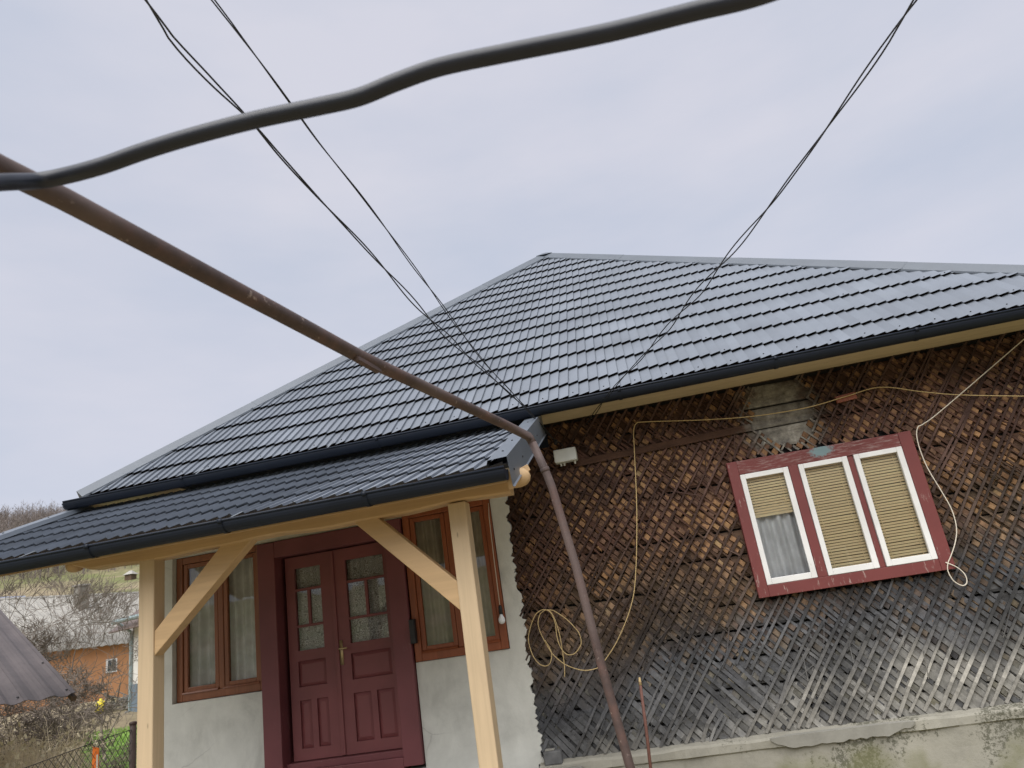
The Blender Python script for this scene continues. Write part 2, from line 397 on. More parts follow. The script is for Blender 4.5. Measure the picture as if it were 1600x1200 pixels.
# ------------------------------------------------------------------ ground
def hz(x, y):
    dx, dy = x, y+6.5
    r = math.hypot(dx, dy)
    ca = (-dx*0.72+dy*0.69)/max(r, 1e-6)          # 1 towards the valley side seen past the porch
    wv = 0.4+0.6*max(0.0, min(1.0, (ca+0.1)/0.8))
    t = max(0.0, min(1.0, (r-13)/19)); z = (t*t*(3-2*t))*0.85*(1 if ca > 0.2 else 0.5)
    if r > 50:
        q = min((r-50)/270, 1.25); z += 57*wv*q**1.2*(1+0.10*math.sin(x*0.021+1.3)*math.sin(y*0.017)+0.03*math.sin(x*.09)*math.cos(y*.07))
    if r > 12: z += 0.08*math.sin(x*0.55)*math.cos(y*0.47)
    return z
def gpt(px, D):
    d = ray(px, 1085); h = Vector((d.x, d.y, 0)).normalized(); p_ = CAM+h*D; return Vector((p_.x, p_.y, hz(p_.x, p_.y)))
g = MB(); nA = 144; radii = [0, 1.5, 3, 5, 7, 9, 11, 13, 15, 17, 19, 21, 23, 25, 28, 32, 37, 43, 50, 58, 67, 78, 90, 105, 122, 142, 165, 190, 220, 255, 290, 320, 345, 372, 400, 480, 600, 900]
for r in radii:
    for a in range(nA):
        an = 2*math.pi*a/nA; x, y = r*math.sin(an), -6.5+r*math.cos(an)
        z = hz(x, y) if r <= 400 else hz(400*math.sin(an), -6.5+400*math.cos(an))-(r-400)*0.05
        g.v.append((x, y, z))
for i in range(len(radii)-1):
    for a in range(nA):
        b = (a+1) % nA
        if i == 0: g.f.append((a, nA+b, nA+a)) if False else g.f.append((0, nA+b, nA+a)[::-1])
        else: g.f.append((i*nA+a, i*nA+b, (i+1)*nA+b, (i+1)*nA+a)[::-1])
gr = g.build('ground', M_ground, None, True, kind='structure')

# ------------------------------------------------------------------ the house
house = thing('house', 'low house with dark grey tiled hip roof, grey plastered entrance wall and lath-covered timber wall', 'house', (-0.75, 4, 0))
HM0 = Matrix.Translation(-Vector((-0.75, 4, 0))); HM = Matrix.Identity(4)   # sub-parts sit under parts whose own frame is the world
def hchild(o):                     # parts are modelled in world space
    o.matrix_parent_inverse = HM0; return o
XL, XR, YB = -4.95, 3.74, 8.2      # walls
EY, EZ = -0.50, 3.33               # tile edge of the front eave
PITCHR = math.atan(0.832)
AP = Vector((-0.836, 4.044, 7.11))
XEL, XER = -5.40, 4.24             # eave ends
YEB = 8.5

def grid_wall(mb, xs, zs, solid, y0, y1):
    """wall panel in xz with openings; solid(xc,zc) tells filled cells"""
    nx, nz_ = len(xs)-1, len(zs)-1
    S = [[solid((xs[i]+xs[i+1])/2, (zs[j]+zs[j+1])/2) for j in range(nz_)] for i in range(nx)]
    for i in range(nx):
        for j in range(nz_):
            if not S[i][j]: continue
            a, b, c, d = xs[i], xs[i+1], zs[j], zs[j+1]
            mb.add([(a,y0,c),(b,y0,c),(b,y0,d),(a,y0,d)], [(0,1,2,3)])
            mb.add([(a,y1,c),(b,y1,c),(b,y1,d),(a,y1,d)], [(3,2,1,0)])
            if i == 0 or not S[i-1][j]: mb.add([(a,y0,c),(a,y0,d),(a,y1,d),(a,y1,c)], [(0,1,2,3)])
            if i == nx-1 or not S[i+1][j]: mb.add([(b,y0,c),(b,y1,c),(b,y1,d),(b,y0,d)], [(0,1,2,3)])
            if j == 0 or not S[i][j-1]: mb.add([(a,y0,c),(a,y1,c),(b,y1,c),(b,y0,c)], [(0,1,2,3)])
            if j == nz_-1 or not S[i][j+1]: mb.add([(a,y0,d),(b,y0,d),(b,y1,d),(a,y1,d)], [(0,1,2,3)])

WL = (-4.755, -3.80, 1.305, 2.665)     # left porch window opening
DO = (-3.80, -2.31, 0.50, 2.655)       # door opening
WR = (-2.31, -1.435, 1.352, 2.705)     # right porch window opening
BW = (0.80, 2.20, 1.50, 2.54)          # big window opening
ops = (WL, DO, WR)
inside = lambda x, z, o: o[0] < x < o[1] and o[2] < z < o[3]
pw = MB()
EDGE = -1.33
xs = sorted(set([XL, EDGE]+[v for o in ops for v in o[:2]])); zs = sorted(set([0.0, 3.275]+[v for o in ops for v in o[2:]]))
grid_wall(pw, xs, zs, lambda x, z: not any(inside(x, z, o) for o in ops), 0.0, 0.22)
# torn right-hand edge of the plaster
edge = []; z = 0.42
while z < 3.27:
    edge.append((EDGE+0.045+rnd.uniform(-0.022, 0.022)+0.008*math.sin(z*5), z)); z += rnd.uniform(0.012, 0.035)
edge.append((EDGE+0.04, 3.275))
for (xa, za), (xb, zb) in zip(edge[:-1], edge[1:]):
    pw.add([(EDGE,0,za),(xa,0,za),(xb,0,zb),(EDGE,0,zb)], [(0,1,2,3)])
    pw.add([(xa,0,za),(xa+rnd.uniform(-.004,.008),0.035,za),(xb+rnd.uniform(-.004,.008),0.035,zb),(xb,0,zb)], [(0,1,2,3)])
hchild(pw.build('plaster_wall', M_plaster, house, label='smooth grey cement plaster around the door with a ragged right edge'))
# hidden side and back walls
w = MB(); w.box(XL, XL+0.2, 0.221, YB, 0, 3.4); w.box(XR-0.2, XR, 0.221, YB, 0, 3.4); w.box(XL+0.2, XR-0.2, YB-0.2, YB, 0, 3.4)
hchild(w.build('side_wall', M_plaster, house))
w = MB(); w.box(XL+0.2, XR-0.2, 0.3, YB-0.2, 0.5, 0.55); w.box(XL+0.2, XR-0.2, 0.3, YB-0.2, 3.0, 3.05)
w.box(XL+0.25, XR-0.25, 1.5, 1.55, 0.55, 3.0)
hchild(w.build('room_lining', M_dark, house))
# plinth
p = MB()
PT = 0.425
N_ = 60
for i in range(N_):               # uneven ledge on top, slightly bulging face
    xa = EDGE+0.02+(XR+0.06-EDGE-0.02)*i/N_; xb = EDGE+0.02+(XR+0.06-EDGE-0.02)*(i+1)/N_
    f = lambda x: 0.006*math.sin(x*7.3)+0.005*math.sin(x*17.1+1)
    sec = lambda x: [(x,0.03,PT+0.012),(x,-0.055+f(x),PT-0.004+f(x+2)*.8),(x,-0.075+f(x),PT-0.02+f(x+2)*.8),(x,-0.078+f(x+.7),PT-0.075),(x,-0.058+f(x+.4),PT-0.088),(x,-0.06,0.2),(x,-0.075,-0.15),(x,0.03,-0.15)]
    A, B = sec(xa), sec(xb)
    for q in range(7): p.add([A[q], A[q+1], B[q+1], B[q]], [(0,1,2,3)])
    if i == 0: p.add(A, [tuple(range(8))])
    if i == N_-1: p.add(B, [tuple(range(7,-1,-1))])
hchild(p.build('plinth', M_plinth, house, True))
p = MB()                           # broken mortar strip lying on the ledge
for (xa, xb, zt, zb) in ((0.55, 1.62, PT-0.002, PT-0.085),):
    n = 26; top = []; bot = []
    for i in range(n+1):
        x = xa+(xb-xa)*i/n; e = min(1, i/3, (n-i)/5)
        top.append((x, -0.098+rnd.uniform(-.003,.003), zt-0.006*(1-e))); bot.append((x, -0.094, zb+rnd.uniform(-.008,.01)+0.05*(1-e)))
    for i in range(n):
        p.add([bot[i], bot[i+1], top[i+1], top[i]], [(0,1,2,3)])
        p.add([top[i], top[i+1], (top[i+1][0],-0.05,top[i+1][2]+.004), (top[i][0],-0.05,top[i][2]+.004)], [(0,1,2,3)])
        p.add([bot[i], (bot[i][0],-0.05,bot[i][2]), (bot[i+1][0],-0.05,bot[i+1][2]), bot[i+1]], [(0,1,2,3)])
hchild(p.build('mortar_strip', M_concrete, house))

# timber wall: hewn planks, clay daub, two layers of laths
tb = MB(); TX0 = EDGE-0.02
grid_wall(tb, [TX0, BW[0], BW[1], XR-0.004], [0.3, BW[2], BW[3], 3.40], lambda x, z: not inside(x, z, BW), 0.082, 0.22)
tw = hchild(tb.build('timber_wall', M_dark, house, label='dark timber wall nailed over with a diagonal lattice of old laths'))
zrow = 0.40; row = 0; joints = []
while zrow < 3.28:
    h = rnd.uniform(0.185, 0.225); zt = min(zrow+h, 3.30)
    gap = rnd.choice([0.010, 0.016, 0.022]); y0 = 0.036+rnd.uniform(-0.004, 0.008)
    segs = [(TX0, XR-0.004)]
    if zrow < BW[3] and zt > BW[2]: segs = [(TX0, BW[0]), (BW[1], XR-0.004)]
    cut = []
    for a, b in segs:
        while b-a > 2.6:
            q = a+rnd.uniform(1.4, 2.4); cut.append((a, q-0.002)); a = q+0.002
        cut.append((a, b))
    for a, b in cut:
        m = MB(); n = max(2, int((b-a)/0.25)); lo = []; hi = []
        for i in range(n+1):
            x = a+(b-a)*i/n; yy = y0+rnd.uniform(-.002, .003)
            lo.append([(x,yy+.006,zrow+rnd.uniform(0,.003)),(x,0.080,zrow),(x,0.080,zt-gap),(x,yy+.004,zt-gap-rnd.uniform(0,.006)),(x,yy,zt-gap-.02),(x,yy,zrow+.02)])
        for i in range(n):
            for q in range(6): m.add([lo[i][q], lo[i][(q+1)%6], lo[i+1][(q+1)%6], lo[i+1][q]], [(3,2,1,0)])
        m.add(lo[0], [(0,1,2,3,4,5)]); m.add(lo[-1], [(5,4,3,2,1,0)])
        o = m.build('plank', M_plank, tw); o.matrix_parent_inverse = HM
    zrow = zt; row += 1
    if row % 2 == 0 or rnd.random() < .25: joints.append(zt-.008)
# regions without laths
def bare(x, z, layer):
    if 0.72 < x < 2.285 and 1.44 < z < 2.625: return True
    q = 0.05*math.sin(x*23+z*31)
    if ((x-1.30)/0.25)**2+((z-3.0)/0.30)**2 < 1+q*3: return True
    if -0.62 < x < 1.02 and abs(z-(2.885-0.0*x)) < 0.05 and layer == 2: return True
    if layer == 2 and ((x-0.36)/0.20)**2+((z-0.76)/0.19)**2 < 1: return True
    if layer == 2 and ((x-1.33)/0.26)**2+((z-2.72)/0.1)**2 < 1 and math.sin(x*40) > 0: return True
    if layer == 2 and ((x+1.08)/0.16)**2+((z-0.62)/0.10)**2 < 1: return True
    return False
laths = []
def lath_layer(layer, ang, spacing, width, thick, y, jag):
    d = Vector((math.cos(R_(ang)), 0, math.sin(R_(ang)))); n = Vector((-d.z, 0, d.x))
    c = Vector((1.0, 0, 1.85)); s0 = -int(3.5/spacing)*spacing
    while s0 < 3.5:
        s0 += spacing; s = s0+rnd.gauss(0, spacing*.06)
        tilt = rnd.gauss(0, 0.016); dd = (d+n*tilt).normalized(); nn = Vector((-dd.z, 0, dd.x))
        t = -3.8; run = None; limit = rnd.uniform(0.9, 2.6); end = 3.8
        def flush(a, b):
            if b-a > 0.05: laths.append((layer, c+n*s, dd, nn, a, b, width*rnd.uniform(0.75, 1.25), thick*rnd.uniform(0.8, 1.2), y))
        while t < end:
            p_ = c+n*s+dd*t
            ok = EDGE+0.01 < p_.x < XR-0.01 and PT+0.0 < p_.z < 3.275 and not bare(p_.x, p_.z, layer)
            if ok and run is None: run = t+rnd.uniform(0, 0.03)
            if run is not None and (not ok or t-run > limit):
                flush(run, t-rnd.uniform(0, 0.03 if ok else 0.0)); run = None
                if ok:
                    limit = rnd.uniform(1.0, 2.8); t += rnd.choice([0.0, 0.0, 0.0, 0.06, 0.25])
            t += 0.02
        if run is not None: flush(run, end)
lath_layer(1, -49, 0.056, 0.030, 0.011, 0.030, 0)
lath_layer(2, 51.5, 0.080, 0.022, 0.012, 0.015, 0)
def lath_geo(mb, rec):
    layer, o, dd, nn, a, b, wd, th, y = rec
    n = max(2, int((b-a)/0.22)); A = []
    bow = rnd.uniform(-.008, .008); yj = rnd.uniform(-.003, .003)
    for i in range(n+1):
        t = a+(b-a)*i/n; q = o+dd*t+nn*(rnd.gauss(0, .0035)+bow*math.sin(math.pi*i/n)); ww = wd*rnd.uniform(.85, 1.12)
        if layer == 2: ww *= 1.05-0.28*max(0, min(1, (q.z-.9)/.7))
        if layer == 1: ww *= 1.40-0.84*max(0, min(1, (q.z-.75+.25*math.sin(q.x*2.3))/.7))
        yo = y+yj+rnd.uniform(-.002, .002)
        A.append([q-nn*ww/2+Vector((0,yo,0)), q+nn*ww/2+Vector((0,yo,0)), q+nn*ww/2+Vector((0,yo-th,0)), q-nn*ww/2+Vector((0,yo-th+rnd.uniform(-.002,.002),0))])
    for i in range(n):
        for k_ in range(4): mb.add([A[i][k_], A[i][(k_+1)%4], A[i+1][(k_+1)%4], A[i+1][k_]], [(0,1,2,3)])
    mb.add(A[0], [(3,2,1,0)]); mb.add(A[-1], [(0,1,2,3)])
laths.sort(key=lambda r: -(r[5]-r[4])*r[6]*(1.25 if r[0] == 2 else 1.0))
print('LATHS', len(laths), sum(1 for r in laths if r[0] == 1))
for rec in laths[:300]:
    m = MB(); lath_geo(m, rec); o = m.build('lath', M_lath if rec[0] == 2 else M_lath_b, tw); o.matrix_parent_inverse = HM
m = MB()
for rec in laths[300:]: lath_geo(m, rec)
o = m.build('short_lath', M_lath_b, tw, kind='stuff'); o.matrix_parent_inverse = HM
# thin splinters and loose strips
m = MB()
for i in range(150):
    x, z_ = rnd.uniform(EDGE+.05, XR-.05), rnd.uniform(PT+.05, 3.2)
    if bare(x, z_, 1): continue
    a_ = R_(rnd.choice([51, -49])+rnd.gauss(0, 25)); l_ = rnd.uniform(.06, .28); dv = Vector((math.cos(a_), 0, math.sin(a_)))*l_/2
    m.bar(Vector((x, 0.0, z_))-dv, Vector((x, -rnd.uniform(0.0, .014), z_))+dv, rnd.uniform(.003, .008), .004, (0, 1, 0))
o = m.build('splinter', M_lath, tw, kind='stuff'); o.matrix_parent_inverse = HM
# clay daub pads in the cells between laths
m = MB(); d1 = Vector((math.cos(R_(-49)), 0, math.sin(R_(-49)))); d2 = Vector((math.cos(R_(51.5)), 0, math.sin(R_(51.5))))
SX = abs(d1.x*d2.z-d1.z*d2.x)      # the two lath directions are not quite square
for i in range(-75, 75):
    for j in range(-60, 60):
        c_ = Vector((1.0, 0, 1.85))+d2*((i+.5)*0.056/SX)+d1*((j+.5)*0.080/SX)
        if not (EDGE+.03 < c_.x < XR-.03 and PT+.03 < c_.z < 3.25): continue
        if bare(c_.x, c_.z, 1): continue
        if any(abs(c_.z-zj-.004*math.sin(c_.x*2.1)) < .030 and math.sin(c_.x*2.7+zj*41)+.5*math.sin(c_.x*7.1+zj*17) > -.25 for zj in joints): continue
        keep = 0.97 if c_.z > 1.1 else 0.8
        if c_.z > 2.85: keep = .7
        if rnd.random() > keep: continue
        hh = rnd.uniform(0.002, 0.010); ea = d2*0.0265*rnd.uniform(.8, 1.08); eb = d1*0.037*rnd.uniform(.75, 1.05)
        c_ = c_+d2*rnd.gauss(0, .003)+d1*rnd.gauss(0, .004); Y0, tl = 0.040, rnd.uniform(-.006, .006)
        ring = [c_-ea-eb, c_+ea*rnd.uniform(.8, 1.1)-eb, c_+ea+eb, c_-ea*rnd.uniform(.8, 1.1)+eb]
        vs = [q+Vector((0, Y0, 0)) for q in ring]
        ins = [c_+(q-c_)*rnd.uniform(.62, .88)+Vector((0, 0.030-hh+tl*(1 if n_ in (0, 1) else -1), 0)) for n_, q in enumerate(ring)]
        m.add(vs+ins, [(4,5,6,7),(0,1,5,4),(1,2,6,5),(2,3,7,6),(3,0,4,7)])
o = m.build('clay_daub', M_daub, tw, False, kind='stuff'); o.matrix_parent_inverse = HM
# horizontal board nailed across near the top, and a short block
m = MB(); m.bar((-0.60, 0.004, 2.86), (1.02, 0.006, 2.89), 0.062, 0.016, (0, 1, 0)); o = m.build('plank', M_plank, tw); o.matrix_parent_inverse = HM
m = MB(); m.bar((1.78, 0.0, 2.985), (1.95, 0.0, 2.995), 0.06, 0.03, (0, 1, 0)); o = m.build('nailing_block', M_winorange, tw); o.matrix_parent_inverse = HM

# ---- windows
def ring_frame(mb, x0, x1, z0, z1, wl, wr, wb, wt, y0, y1):
    mb.box(x0, x0+wl, y0, y1, z0, z1); mb.box(x1-wr, x1, y0, y1, z0, z1)
    mb.box(x0+wl, x1-wr, y0, y1, z0, z0+wb); mb.box(x0+wl, x1-wr, y0, y1, z1-wt, z1)
def sub(mb, name, mat, parent, smooth=False, bevel=0.0, **kw):
    o = mb.build(name, mat, parent, smooth, bevel, **kw); o.matrix_parent_inverse = HM; return o
def curtain(x0, x1, z0, z1, y, mat, parent, amp=0.026, wl=0.10, sag=0.0):
    m = MB(); n = max(24, int((x1-x0)/0.012)); ph = rnd.uniform(0, 6); rows = 5
    for j in range(rows+1):
        zz = z0+(z1-z0)*j/rows
        for i in range(n+1):
            x = x0+(x1-x0)*i/n; s_ = 1-0.25*math.sin(j*1.1)
            m.v.append((x, y+amp*s_*math.sin(2*math.pi*x/wl+ph+0.7*math.sin(x*9))+amp*.5*math.sin(x*31+ph+j*.2), zz))
    for j in range(rows):
        for i in range(n): a = j*(n+1)+i; m.f.append((a, a+1, a+n+2, a+n+1))
    return sub(m, 'curtain', mat, parent, True)
def pane(x0, x1, z0, z1, y, parent):
    m = MB(); m.add([(x0,y,z0),(x1,y,z0),(x1,y,z1),(x0,y,z1)], [(0,1,2,3)]); return sub(m, 'pane', M_glass, parent)
def porch_window(o, y, mat, mull, cur_mat, lab):
    m = MB(); ring_frame(m, o[0]+.006, o[1]-.006, o[2]+.004, o[3]-.004, .065, .065, .07, .065, y, y+.12)
    m.box(mull-.028, mull+.028, y+.012, y+.10, o[2]+.074, o[3]-.069)
    win = hchild(m.build('window', mat, house, False, .006, label=lab))
    for a, b in ((o[0]+.071, mull-.028), (mull+.028, o[1]-.071)):
        s_ = MB(); ring_frame(s_, a+.003, b-.003, o[2]+.077, o[3]-.072, .042, .042, .05, .042, y+.016, y+.06)
        sub(s_, 'sash', mat, win, False, .005)
        w_ = MB(); w_.hexa([(a+.003,y-.012,o[2]+.072),(b-.003,y-.012,o[2]+.072),(b-.003,y+.02,o[2]+.072),(a+.003,y+.02,o[2]+.072)],
                           [(a+.003,y-.006,o[2]+.084),(b-.003,y-.006,o[2]+.084),(b-.003,y+.02,o[2]+.098),(a+.003,y+.02,o[2]+.098)])
        sub(w_, 'weather_bar', mat, win)
        pane(a+.040, b-.040, o[2]+.120, o[3]-.110, y+.036, win)
        curtain(a-.02, b+.02, o[2]+.02, o[3]-.02, y+.10, cur_mat, win)
    return win
porch_window(WL, 0.055, M_winbrown, -4.275, M_sheer, 'brown varnished two-sash window with white curtains')
porch_window(WR, -0.02, M_winorange, -1.865, M_beige, 'orange-brown varnished two-sash window with beige curtains')
# big window in the lath wall
m = MB(); yC = -0.045
m.box(0.731, 0.818, yC, 0.05, 1.453, 2.607); m.box(2.165, 2.268, yC-.003, 0.05, 1.453, 2.600)
m.box(0.818, 2.165, yC, 0.05, 1.453, 1.545)
m.box(1.231, 1.309, yC+.002, 0.05, 1.545, 2.487); m.box(1.720, 1.768, yC+.014, 0.05, 1.545, 2.482)
bw = hchild(m.build('window', M_redcasing, house, False, .004, label='three-sash window with white sashes in a worn red casing'))
m = MB(); m.hexa([(0.818,yC+.003,2.487),(2.165,yC+.003,2.480),(2.165,0.05,2.480),(0.818,0.05,2.487)], [(0.818,yC+.003,2.607),(2.165,yC+.003,2.597),(2.165,0.05,2.597),(0.818,0.05,2.607)])
sub(m, 'head_board', M_redtop, bw, False, .004, label='worn red board with a turquoise paint blotch')
S3 = ((0.818, 1.230, 2.108), (1.310, 1.719, 1.56), (1.769, 2.164, 1.56))
for n_, (a, b, zb) in enumerate(S3):
    s_ = MB(); ring_frame(s_, a+.002, b-.002, 1.547, 2.484, .042, .046, .05, .042, yC-.004 if n_ else yC+.002, yC+.04)
    sub(s_, 'sash', M_white, bw, False, .004)
    pane(a+.040, b-.044, 1.594, 2.444, yC+.022, bw)
    bl = MB(); pitch = 0.0236; zz = 2.445
    while zz > zb+.02:
        t_ = rnd.uniform(-.0012, .0012); sg = rnd.uniform(-.002, .002)
        x0, x1, y_ = a+.034, b-.036, 0.016
        bl.hexa([(x0,y_-.003,zz-.0095+t_),(x1,y_-.003,zz-.0095+sg),(x1,y_+.004,zz+.0085+sg),(x0,y_+.004,zz+.0085+t_)],
                [(x0,y_-.006,zz-.0085+t_),(x1,y_-.006,zz-.0085+sg),(x1,y_+.001,zz+.0095+sg),(x0,y_+.001,zz+.0095+t_)])
        zz -= pitch
    if n_ == 0: bl.box(a+.034, b-.036, 0.008, 0.024, zb-.004, zb+.018)
    for fx in (0.2, 0.8):
        xx = a+(b-a)*fx; bl.box(xx-.002, xx+.002, 0.0055, 0.0072, zb, 2.45)
    bl.box(a+.03, b-.03, 0.004, 0.034, 2.447, 2.478)
    sub(bl, 'blind', M_blind, bw)
    if n_ == 0: curtain(a, b, 1.56, 2.2, 0.062, M_sheer, bw, .022, .085)

# ---- door
m = MB(); yf = -0.045
m.box(-3.80, -3.622, yf, 0.20, 0.535, 2.640); m.box(-2.492, -2.318, yf-.003, 0.20, 0.535, 2.650)
m.box(-3.622, -2.492, yf+.004, 0.20, 2.490, 2.645)
m.box(-3.622, -2.492, 0.02, 0.20, 0.50, 0.662)
m.box(-3.622, -2.492, yf+.002, 0.02, 0.50, 0.610)
df = hchild(m.build('door_frame', M_frame, house, False, .006, label='heavy oxblood timber door frame with worn threshold'))
def raised(mb, x0, x1, z0, z1, y):   # fielded panel
    q = 0.03
    mb.add([(x0,y+.014,z0),(x1,y+.014,z0),(x1,y+.014,z1),(x0,y+.014,z1),(x0+q,y,z0+q),(x1-q,y,z0+q),(x1-q,y,z1-q),(x0+q,y,z1-q)],
           [(0,1,5,4),(1,2,6,5),(2,3,7,6),(3,0,4,7),(4,5,6,7)])
def leaf(x0, x1, gx0, gx1, lab):
    y0, y1 = 0.085, 0.128; z0, z1 = 0.668, 2.478
    holes = [(gx0, gx1, 1.605, 2.365), (gx0-.004, gx1+.004, 1.285, 1.512), (gx0-.006, (gx0+gx1)/2-.028, 0.765, 1.170), ((gx0+gx1)/2+.028, gx1+.006, 0.765, 1.170)]
    m = MB(); xs_ = sorted(set([x0, x1]+[v for h in holes for v in h[:2]])); zs_ = sorted(set([z0, z1]+[v for h in holes for v in h[2:]]))
    grid_wall(m, xs_, zs_, lambda x, z: not any(inside(x, z, h) for h in holes), y0, y1)
    lf = hchild(m.build('door_leaf', M_doorpaint, house, label=lab))
    for h in holes[1:]:
        q = MB(); raised(q, h[0]+.001, h[1]-.001, h[2]+.001, h[3]-.001, y0+.006); sub(q, 'panel', M_doorpaint, lf)
    gm = (gx0+gx1)/2
    for (a, b, c, d) in ((gx0, gx1, 2.148, 2.172), (gx0, gx1, 1.812, 1.836)):
        q = MB(); q.box(a, b, y0+.004, y1-.004, c, d); sub(q, 'glazing_bar', M_doorpaint, lf, False, .003)
    q = MB(); q.box(gm-.014, gm+.014, y0+.006, y1-.006, 1.836, 2.148); sub(q, 'glazing_bar', M_doorpaint, lf, False, .003)
    for (a, b, c, d) in ((gx0, gx1, 2.172, 2.365), (gx0, gm-.014, 1.836, 2.148), (gm+.014, gx1, 1.836, 2.148), (gx0, gx1, 1.605, 1.812)):
        pane(a, b, c, d, y0+.022, lf)
    curtain(gx0-.02, gx1+.02, 1.58, 2.39, y1+.035, M_lace, lf, .012, .11)
    return lf
leaf(-3.580, -3.092, -3.488, -3.218, 'narrow left door leaf with lace behind its panes')
lf = leaf(-3.088, -2.512, -2.956, -2.572, 'wide right door leaf with lever handle')
m = MB(); m.box(-3.108, -3.070, 0.070, 0.0848, 0.672, 2.474); sub(m, 'cover_strip', M_doorpaint, lf, False, .004)
m = MB(); m.box(-3.066, -3.034, 0.078, 0.0846, 1.425, 1.642); m.tube([(-3.050,0.08,1.568),(-3.050,0.035,1.568)], .008, 8)
m.tube(spline([(-3.050,0.038,1.568),(-3.09,0.034,1.569),(-3.115,0.034,1.566),(-2.985+.0,0.034,1.572)][:1]+[(-3.02,0.034,1.570),(-2.975,0.036,1.568)], 4), .0085, 8)
m.lathe((-3.050,0.0779,1.480), (0,-1,0), [(0,.008),(.004,.007)], 8)
sub(m, 'handle', M_brass, lf, True)

# ---- eaves
def soffit_strip(mb, a, b, c, d): mb.add([a, b, c, d], [(0,1,2,3)])
m = MB()
for (ya, yb) in ((-0.485, -0.335), (-0.331, -0.180), (-0.176, -0.0)):
    m.box(XEL+.03-(-0.485-ya)*0, XER-.03, ya, yb, 3.284, 3.304)
m.box(XEL+.03, XL, 0.001, YEB, 3.284, 3.304); m.box(XR, XER-.03, 0.001, YEB, 3.284, 3.304); m.box(XEL+.03, XER-.03, YB, YEB+.0, 3.310, 3.330)
hchild(m.build('soffit', M_soffit, house))
m = MB(); m.box(XEL+.03, XER-.03, -0.507, -0.487, 3.262, 3.300); m.box(XEL+.008, XEL+.028, -0.507, YEB, 3.262, 3.300); m.box(XER-.028, XER-.008, -0.487, YEB, 3.262, 3.300)
hchild(m.build('fascia', M_soffit, house))
def gutter_mesh(mb, a, b, rad, up=(0,0,1)):     # open half-round channel from a to b (rim height), with rolled lip and end caps
    a = Vector(a); b = Vector(b); d = (b-a).normalized(); sd = d.cross(Vector(up)); n = 12
    prof = [(-math.cos(math.pi*i/n), -math.sin(math.pi*i/n)) for i in range(n+1)]
    pts = [(x*rad, z*rad) for x, z in prof]+[(x*(rad-.004), z*(rad-.004)) for x, z in reversed(prof)]
    q = lambda p: [p+sd*x+Vector((0,0,z)) for x, z in pts]
    A, B = q(a), q(b); k_ = len(pts)
    for i in range(k_): mb.add([A[i], A[(i+1)%k_], B[(i+1)%k_], B[i]], [(0,1,2,3)])
    mb.add(A[:n+1], [tuple(range(n+1))]); mb.add(B[:n+1], [tuple(range(n,-1,-1))])
    for s_ in (-1, 1):
        mb.tube([a+sd*s_*rad+Vector((0,0,.004)), b+sd*s_*rad+Vector((0,0,.004))], .0085, 8)
GR = 0.066
GYM, GZM = -0.568, 3.290
m = MB(); gutter_mesh(m, (XEL-.075, GYM, GZM), (XER+.09, GYM, GZM), GR)
gut = hchild(m.build('gutter', M_gutter, house, False))
for p_ in gut.data.polygons: p_.use_smooth = True
m = MB(); gutter_mesh(m, (XEL-.075+.0, GYM+.0, GZM-.002), (XEL-.075, YEB+.06, GZM-.002), GR); g2 = hchild(m.build('gutter', M_gutter, house, True))
def collar(x, y, z, rad, parent, mi):
    m = MB(); n = 12
    for w_, r0 in ((0.028, rad+.005),):
        A = []
        for xx in (x-w_/2, x+w_/2):
            A.append([(xx, y-math.cos(math.pi*i/n)*r0, z-math.sin(math.pi*i/n)*r0) for i in range(n+1)])
        for i in range(n): m.add([A[0][i], A[0][i+1], A[1][i+1], A[1][i]], [(0,1,2,3)])
        m.box(x-w_/2, x+w_/2, y-r0-.008, y-r0+.012, z-.012, z+.015)
    o = m.build('gutter_collar', M_gutter, parent, True); o.matrix_parent_inverse = mi; return o
for x in (-4.2, -2.25, -0.05, 1.25, 2.35): collar(x, GYM, GZM, GR, gut, HM)
def strap(x, y0, z0, y1, z1, parent, mi):
    m = MB(); m.bar((x, y0, z0), (x+.01, y1, z1), .018, .003); o = m.build('gutter_bracket', M_gutter_in, parent); o.matrix_parent_inverse = mi
for x in (-4.05, -2.72): strap(x, GYM-GR+.004, GZM+.014, EY-.02, EZ+.05, gut, HM)

# ---- tiles
TU, TV = 0.0918, 0.385
def clip(poly, a, b, c):          # keep a*u+b*v <= c
    out = []
    for i in range(len(poly)):
        p, q = poly[i], poly[(i+1)%len(poly)]; dp, dq = a*p[0]+b*p[1]-c, a*q[0]+b*q[1]-c
        if dp <= 0: out.append(p)
        if (dp < 0 < dq) or (dq < 0 < dp):
            t = dp/(dp-dq); out.append((p[0]+(q[0]-p[0])*t, p[1]+(q[1]-p[1])*t))
    return out
RISE, STEP = 0.019, 0.026
def tile_h(u, v, cu, cv):         # profile height over the roof plane
    return RISE*(u-cu)/TU+STEP*(1-(v-cv)/TV)+0.004
def roof_tiles(u0, u1, nv, planes, v0=0.0):
    """cells: list of (cu,cv,poly or None if whole)"""
    cells = []
    nu = int((u1-u0)/TU)+1
    for j in range(nv):
        for i in range(nu):
            cu, cv = u0+i*TU, v0+j*TV
            full = [(cu, cv), (cu+TU, cv), (cu+TU, cv+TV*1.03), (cu, cv+TV*1.03)]
            poly = full
            for (a, b, c) in planes: poly = clip(poly, a, b, c) if len(poly) >= 3 else []
            if len(poly) < 3: continue
            ar = 0.5*abs(sum(poly[q][0]*poly[(q+1)%len(poly)][1]-poly[(q+1)%len(poly)][0]*poly[q][1] for q in range(len(poly))))
            if ar < 0.0006: continue
            cells.append((cu, cv, None if abs(ar-TU*TV*1.03) < 1e-5 else poly, ar))
    return cells
